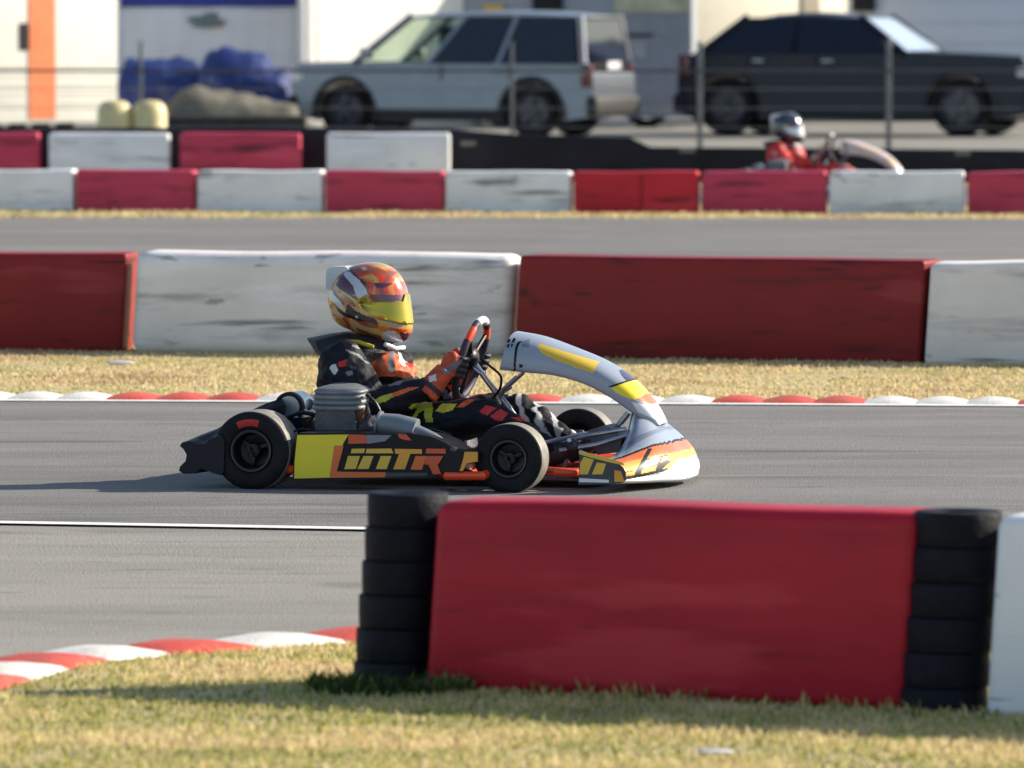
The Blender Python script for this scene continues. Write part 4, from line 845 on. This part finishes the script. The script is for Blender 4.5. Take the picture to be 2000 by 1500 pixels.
    for ax in arches:
        for s in (-1, 1):
            W4 = Matrix.Translation((ax, s * (hw - .13), wr_)); wl_ = empty("wheel"); wl_.parent = root
            m = MB(); m.lathe(tyre_prof(wr_, .22, wr_ * .66), W4, 40); m.build("tyre", RUBBER, wl_, angle=60)
            m = MB(); ri = wr_ * .66; h = .11 * s; m.lathe([(h * .8, ri), (h * .85, ri * .93), (h * .3, ri * .85), (h * .3, 0.01), (-h * .2, .01), (-h * .8, ri)], W4, 30)
            for k_ in range(5):
                a = 2 * PI * k_ / 5 + .3; m.box((ax + math.cos(a) * ri * .5, s * (hw - .13) + h * .62, wr_ + math.sin(a) * ri * .5), (ri * .95, .03, ri * .24), Matrix.Rotation(-a, 3, 'Y'), .006)
            m.build("rim", M("alloy_grey", (.10, .10, .11), .4, .6), wl_)
            m = MB(); m.lathe([(h * .2, .01), (h * .2, wr_ + .05), (-h, wr_ + .05), (-h, .01)], W4, 24); m.build("wheel_well", BLACK, wl_) if 0 else m.bm.free()
    TR = M("car_black_trim", (.02, .02, .022), .6)
    for ax in arches:
        for s in (-1, 1):
            m = MB(); ra = wr_ + .085; m.tube([Vector((ax + ra * math.cos(t), s * (hw - .015), wr_ + ra * math.sin(t))) for t in np.linspace(-.25, PI + .25, 20)], .035, 8); m.build("arch_trim", TR, root)
    TR = M("car_black_trim", (.02, .02, .022), .6)
    for e in (1, -1):
        m = MB(); m.box((e * (L / 2 - .02), 0, .42), (.16, W * .94, .26), bev=.05, seg=3); m.build("bumper", TR if boxy else paint_, root)
        for s in (-1, 1):
            m = MB(); m.box((e * (L / 2 - .10), s * (hw - .22), hoodz - .20 if e > 0 else belt - .18), (.16, .30, .13 if e > 0 else .30), bev=.03); m.build("headlight" if e > 0 else "tail_light", M("lamp_clear", (.7, .7, .7), .1, coat=1) if e > 0 else M("lamp_red", (.13, .02, .02), .15, coat=1), root)
    m = MB(); m.box((L / 2 - .03, 0, hoodz - .22), (.10, W * .5, .14), bev=.02); m.build("grille", TR, root)
    for s in (-1, 1):
        m = MB(); m.box((bx[1] - .22, s * (hw + .07), belt + .10), (.14, .22, .15), bev=.04, seg=3); m.build("wing_mirror", M("mirror_shell", (.30, .31, .33), .2, coat=1) if boxy else paint_, root)
        for dx in (.0, -.95):
            m = MB(); m.box((bx[1] - 1.05 + dx, s * (hw - .01), belt - .12), (.17, .05, .03), bev=.01); m.build("door_handle", M("chrome", (.6, .6, .62), .15, .9), root)
            m = MB(); xx = bx[1] - 1.22 + dx; m.box((xx, s * (hw - .022), (belt + .42) / 2), (.012, .02, belt - .50)); m.build("door_gap", TR, root)
        m = MB(); m.box((0, s * (hw - .02), .30), (min(arches[0], 9) * 0 + (max(arches) - min(arches)) - 2 * wr_ - .16, .05, .14), bev=.015); m.build("sill_trim", TR, root)
    if boxy:
        m = MB(); m.box((-L / 2 + .015, 0, .93), (.03, .5, .12), bev=.005); m.build("number_plate", WHT, root)
    return root
SIL = M("silver_grey_paint", (.20, .225, .26), .32, .35, var=.05, coat=.8, dirt=((.14, .15, .17), .4, 2, .5)); BLU = M("near_black_paint", (.006, .008, .020), .35, .0, var=.1, coat=.15, spec=.3)
cy = 94.0
pr = AT(905, 269, cy)
c1 = car(Matrix.Translation((pr.x, cy, 0.005)) @ Matrix.Rotation(R(180 - 20), 4, 'Z'), "silver grey boxy car with dark rear side glass parked facing left", 4.20, 1.85, 1.66, .99, .97, (-1.98, 1.20), (-1.90, .42), (-1.27, 1.32), .345, SIL, [(.03, .36, GLASS), (.39, .66, GLASS), (.69, .97, CG)], True)
pr = AT(1700, 265, 95)
c2 = car(Matrix.Translation((pr.x, 95.2, 0.005)) @ Matrix.Rotation(R(-18), 4, 'Z'), "black sloping-roofed car with bright windscreen parked facing right", 4.80, 1.98, 1.64, 1.11, 1.05, (-2.08, .74), (-1.45, .08), (-1.70, 1.48), .385, BLU, [(.03, .44, GLASS), (.47, .97, GLASS)], False)

# trailer, tent, walls
def facing(px0, px1, Y, yaw):
    """left bottom corner and width for a wall whose face is turned by yaw towards the sun"""
    a = AT(px0, 200, Y); b = ray(px1, 200); t = math.tan(yaw)
    # points on the line from a in direction (cos, sin)
    k = b.x / b.y; s = (a.x - k * a.y) / (k * math.sin(yaw) - math.cos(yaw)); return Vector((a.x, a.y, 0)), s
TW = M("trailer_white", (.74, .73, .66), .5, var=.04, scale=2, dirt=((.6, .57, .48), .3, 2, .55)); TO = M("trailer_orange_stripe", (.80, .22, .08), .5, var=.08)
yawT = R(43)
p, wd_ = facing(-330, 231, 90.5, yawT); tr_ = empty("box_trailer", Matrix.Translation(p) @ Matrix.Rotation(yawT, 4, 'Z'), "tall cream white trailer with a vertical orange stripe and black hatch", "trailer")
m = MB(); m.box((wd_ / 2, 1.2, 1.95), (wd_, 2.4, 3.5), bev=.03); m.build("wall", TW, tr_)
def along(px, base, yaw, Y=None):
    k = ray(px, 200).x / ray(px, 200).y; return (base.x - k * base.y) / (k * math.sin(yaw) - math.cos(yaw))
def band(px0, px1, py0, py1, base, yaw, mat, nm, par, pr_=.012, extra=None):
    s0, s1 = along(px0, base, yaw), along(px1, base, yaw); Yc = base.y + math.sin(yaw) * (s0 + s1) / 2
    z0, z1 = AT(px0, py1, Yc).z, AT(px0, py0, Yc).z; m = MB(); m.box(((s0 + s1) / 2, -pr_ / 2 - .001, (z0 + z1) / 2), (s1 - s0, pr_, z1 - z0), bev=min(.004, pr_ / 3)); return m.build(nm, mat, par, False)
band(56, 108, -260, 232, p, yawT, TO, "stripe", tr_); band(38, 76, 45, 98, p, yawT, BLACK, "hatch", tr_, .012)
for x in (.6, 1.4):
    m = MB(); m.lathe(tyre_prof(.33, .22, .2), Matrix.Translation((wd_ - x - .3, .25, .33)), 32); m.build("tyre", RUBBER, tr_)
for i in range(5):
    m = MB(); m.box((wd_ / 2, -.004, .45 + i * .12), (wd_ - .1, .008, .01)); m.build("side_rib", M("rib_grey", (.5, .48, .42), .5), tr_, False)
# tent with banner
TB = 99.0; pA = AT(232, 200, TB); pB = AT(585, 200, TB)
tent = empty("event_tent", Matrix.Translation((pA.x, TB, 0)), "white tent wall with a blue top border behind the blue tarpaulin", "tent")
wT = pB.x - pA.x; zz = lambda y: AT(0, y, TB).z
m = MB(); rows = [[Vector((wT * i / 40, .012 * math.sin(i * .45) + .006 * math.sin(i * 1.3), z)) for z in np.linspace(.05, zz(13), 12)] for i in range(41)]; m.loft(rows, closed=False); b_ = m.build("banner", M("banner_cloth", (.78, .78, .80), .7, var=.05, scale=3), tent); b_.modifiers.new("thickness", 'SOLIDIFY').thickness = .01
m = MB(); m.box((wT / 2, 0, (zz(13) + 2.15) / 2), (wT + .3, .05, 2.15 - zz(13)), bev=.01); m.build("valance", M("blue_cloth", (.03, .05, .30), .7), tent)
m = MB()
for (dx, dz, a, b) in ((-.12, .0, .16, .05), (.05, .06, .12, .04), (.12, -.03, .15, .04), (-.02, -.08, .22, .03)): m.ell((AT(405, 40, TB).x - pA.x + dx, -.06, zz(38) + dz), (a, .008, b), u=16, v=8)
m.build("emblem", M("emblem_grey_green", (.16, .22, .22), .7, var=.4, scale=12), tent)
m = MB(); m.ell((AT(428, 48, TB).x - pA.x, -.07, zz(50)), (.07, .006, .02), u=12, v=6); m.build("emblem_red", M("emblem_rust", (.45, .16, .10), .7), tent)
for x in (0, wT): m = MB(); m.tube([(x, -.08, 0), (x, -.08, 2.2)], .03, 10); m.build("pole", WHT, tent)
m = MB(); m.prism([(-.4, 2.16), (wT + .4, 2.16), (wT / 2, 2.7)], 0, 3, bev=.01); m.build("canopy", M("canopy_white", (.75, .76, .78), .7), tent)
# bright side wall of the next marquee, turned to the sun
yM = R(46); p, wd_ = facing(585, 945, 98.2, yM); mq = empty("marquee", Matrix.Translation(p) @ Matrix.Rotation(yM, 4, 'Z'), "bright sunlit white marquee wall right behind the silver car's bonnet", "tent")
m = MB(); rows = [[Vector((wd_ * i / 50, .006 * math.sin(i * .5) , z)) for z in np.linspace(.03, 2.2, 10)] for i in range(51)]; m.loft(rows, closed=False); b_ = m.build("side_wall", M("marquee_cloth", (.82, .80, .74), .75, var=.03), mq); b_.modifiers.new("thickness", 'SOLIDIFY').thickness = .02
for x in (.0, .28, wd_): m = MB(); m.tube([(x, -.06, 0), (x, -.06, 2.2)], .025, 8); m.build("pole", WHT, mq)
m = MB(); m.prism([(-.2, 2.2), (wd_ + .05, 2.2), (wd_ / 2, 2.6)], 0, 2.5, bev=.01); m.build("canopy", M("canopy_white2", (.75, .76, .78), .7), mq)
# grey van box behind the silver car, with door panel lines
WG = M("grey_panel_wall", (.27, .29, .33), .5, var=.06, scale=2); yy0 = 107.0
def wall_thing(nm, px0, px1, ztop, Y, yaw, mat, label, cat_, depth=2.5):
    p, s = facing(px0, px1, Y, yaw); r = empty(nm, Matrix.Translation(p) @ Matrix.Rotation(yaw, 4, 'Z'), label, cat_)
    m = MB(); m.box((s / 2, depth / 2, ztop / 2 + .15), (s, depth, ztop - .3 + .3), bev=.03); m.build("wall", mat, r); return r, p, s
g1, gpp, gs = wall_thing("box_van", 900, 1352, 2.05, 100.5, R(-4), WG, "grey panelled van body standing between the two parked cars", "van", 1.6)
band(1190, 1348, 30, 200, gpp, R(-4), M("grey_door_panel", (.22, .245, .29), .45, var=.08), "rear_door", g1, .03)
band(1200, 1345, -15, 24, gpp, R(-4), M("faded_yellow_green_panel", (.42, .43, .30), .5, var=.25, scale=4), "sign_panel", g1, .03)
band(1215, 1275, 66, 72, gpp, R(-4), BLACK, "door_bar", g1, .05); band(1232, 1262, 78, 112, gpp, R(-4), M("plate_grey", (.30, .31, .34), .5), "vent", g1, .05)
band(1040, 1100, -20, 20, gpp, R(-4), BLACK, "window", g1, .05); band(945, 985, 8, 24, gpp, R(-4), M("amber_lens", (.55, .35, .08), .3), "marker_light", g1, .06)
g2, gpp, gs = wall_thing("caravan", 1352, 1655, 2.3, 103, R(42), M("cream_caravan_paint", (.72, .66, .52), .45, var=.05), "cream caravan side lit by the sun behind the black car's tail", "caravan", 1.2)
band(1565, 1598, -30, 28, gpp, R(42), M("window_frame_tan", (.35, .3, .22), .5), "window", g2, .03)
g3, gpp, gs = wall_thing("truck", 1656, 2120, 2.4, 106, R(3), M("pale_blue_white_panel", (.56, .60, .68), .5, var=.04, scale=2), "pale bluish white truck body behind the black car's bonnet", "truck")
band(1663, 1708, -40, 22, gpp, R(3), BLACK, "exhaust_stack", g3, .12)
for i in range(4): band(1720, 2110, -40 + i * 42, -38.5 + i * 42, gpp, R(3), M("seam_grey", (.4, .43, .5), .5), "seam", g3, .01)
for r, x0, x1 in ((g1, .6, 2.6), (g2, .5, 1.6), (g3, .6, 2.7)):
    for x in (x0, x1): m = MB(); m.lathe(tyre_prof(.32, .22, .2), Matrix.Translation((x, .2, .32)), 28); m.build("tyre", RUBBER, r)
# blue tarpaulin heaps, sand heap, drums
def heap(nm, pts, Y, dep, mat, label, cat_, wob=.05, sc_=3.0):
    top = [AT(a, b, Y) for a, b in pts]; c = cat(top, 60); m = MB(); rows = []
    for p in c:
        row = []
        for j in range(21):
            a = PI * j / 20; rr = Vector((p.x, Y - math.cos(a) * dep * .5, max(.0, p.z) * math.sin(a) ** .7))
            n_ = noise.noise(Vector((rr.x * sc_, rr.y * sc_, rr.z * sc_))) * wob + noise.noise(rr * sc_ * 2.6) * wob * .4; rr += Vector((n_ * .5, n_, n_ if 0 < j < 20 else 0)); row.append(rr)
        rows.append(row)
    m.loft(rows, closed=False); o = m.build(nm, mat, angle=70); return tag(o, label, cat_)
TARP = M("blue_tarpaulin", (.006, .020, .12), .45, var=.35, scale=5, bump=.5, bscale=5)
heap("tarpaulin_heap", [(225, 250), (234, 140), (262, 120), (310, 116), (360, 120), (395, 135), (402, 240)], 96.5, 1.6, TARP, "low flat heap under blue tarpaulin beside the trailer", "tarpaulin", .10)
heap("tarpaulin_heap", [(380, 250), (392, 130), (420, 100), (455, 91), (500, 104), (540, 125), (566, 150), (580, 240)], 96.0, 1.6, TARP, "taller peaked heap under blue tarpaulin in front of the tent banner", "tarpaulin", .12)
heap("sand_heap", [(300, 262), (325, 210), (350, 185), (400, 170), (460, 184), (520, 194), (575, 208), (600, 262)], 92.5, 1.6, M("dull_beige_canvas", (.13, .12, .09), .8, var=.3, scale=5, bump=.5, bscale=8), "dull beige covered heap below the blue tarpaulin", "heap", .08)
m = MB(); pz = AT(450, 236, 90.5); m.box((pz.x, 90.9, .17), (1.9, .5, .32), bev=.03)  # dark block added to stand for the shadow at the heap's foot
o = m.build("heap_shade_block", M("heap_shade_dark", (.03, .028, .025), .8, var=.5, scale=8)); tag(o, "dark low block added as the shade beneath the beige heap", "heap_shade_block")
for px, l in ((224, "yellow plastic drum with a domed top, left of its pair"), (292, "yellow plastic drum with a domed top, next to the sand heap")):
    p = AT(px, 240, 80.0); m = MB(); r0 = .195; zt = AT(px, 196, 80).z
    m.lathe([(0, .001), (0, r0 * .95), (.03, r0), (zt * .35, r0), (zt * .37, r0 * 1.03), (zt * .39, r0), (zt - .14, r0), (zt - .06, r0 * .88), (zt - .015, r0 * .6), (zt, .001)], Matrix.Rotation(PI / 2, 4, 'X') @ Matrix.Scale(1, 4), 36, False)
    o = m.build("drum", M("drum_yellow", (.66, .56, .28), .45, var=.12, dirt=((.35, .28, .12), .5, 6, .55))); o.location = (p.x, 80, .005); tag(o, l, "drum", "yellow drums by the trailer")
# small litter on the grass
p = G(1397, 1478); m = MB(); m.ell((p.x, p.y, .012), (.045, .02, .006)); tag(m.build("litter", WHT), "flattened white scrap of litter lying in the near grass", "litter")
p = G(235, 717); m = MB(); m.ell((p.x, p.y, .02), (.07, .02, .012)); tag(m.build("litter", WHT), "small white scrap on the dry verge before the barriers", "litter")
bpy.context.view_layer.update()
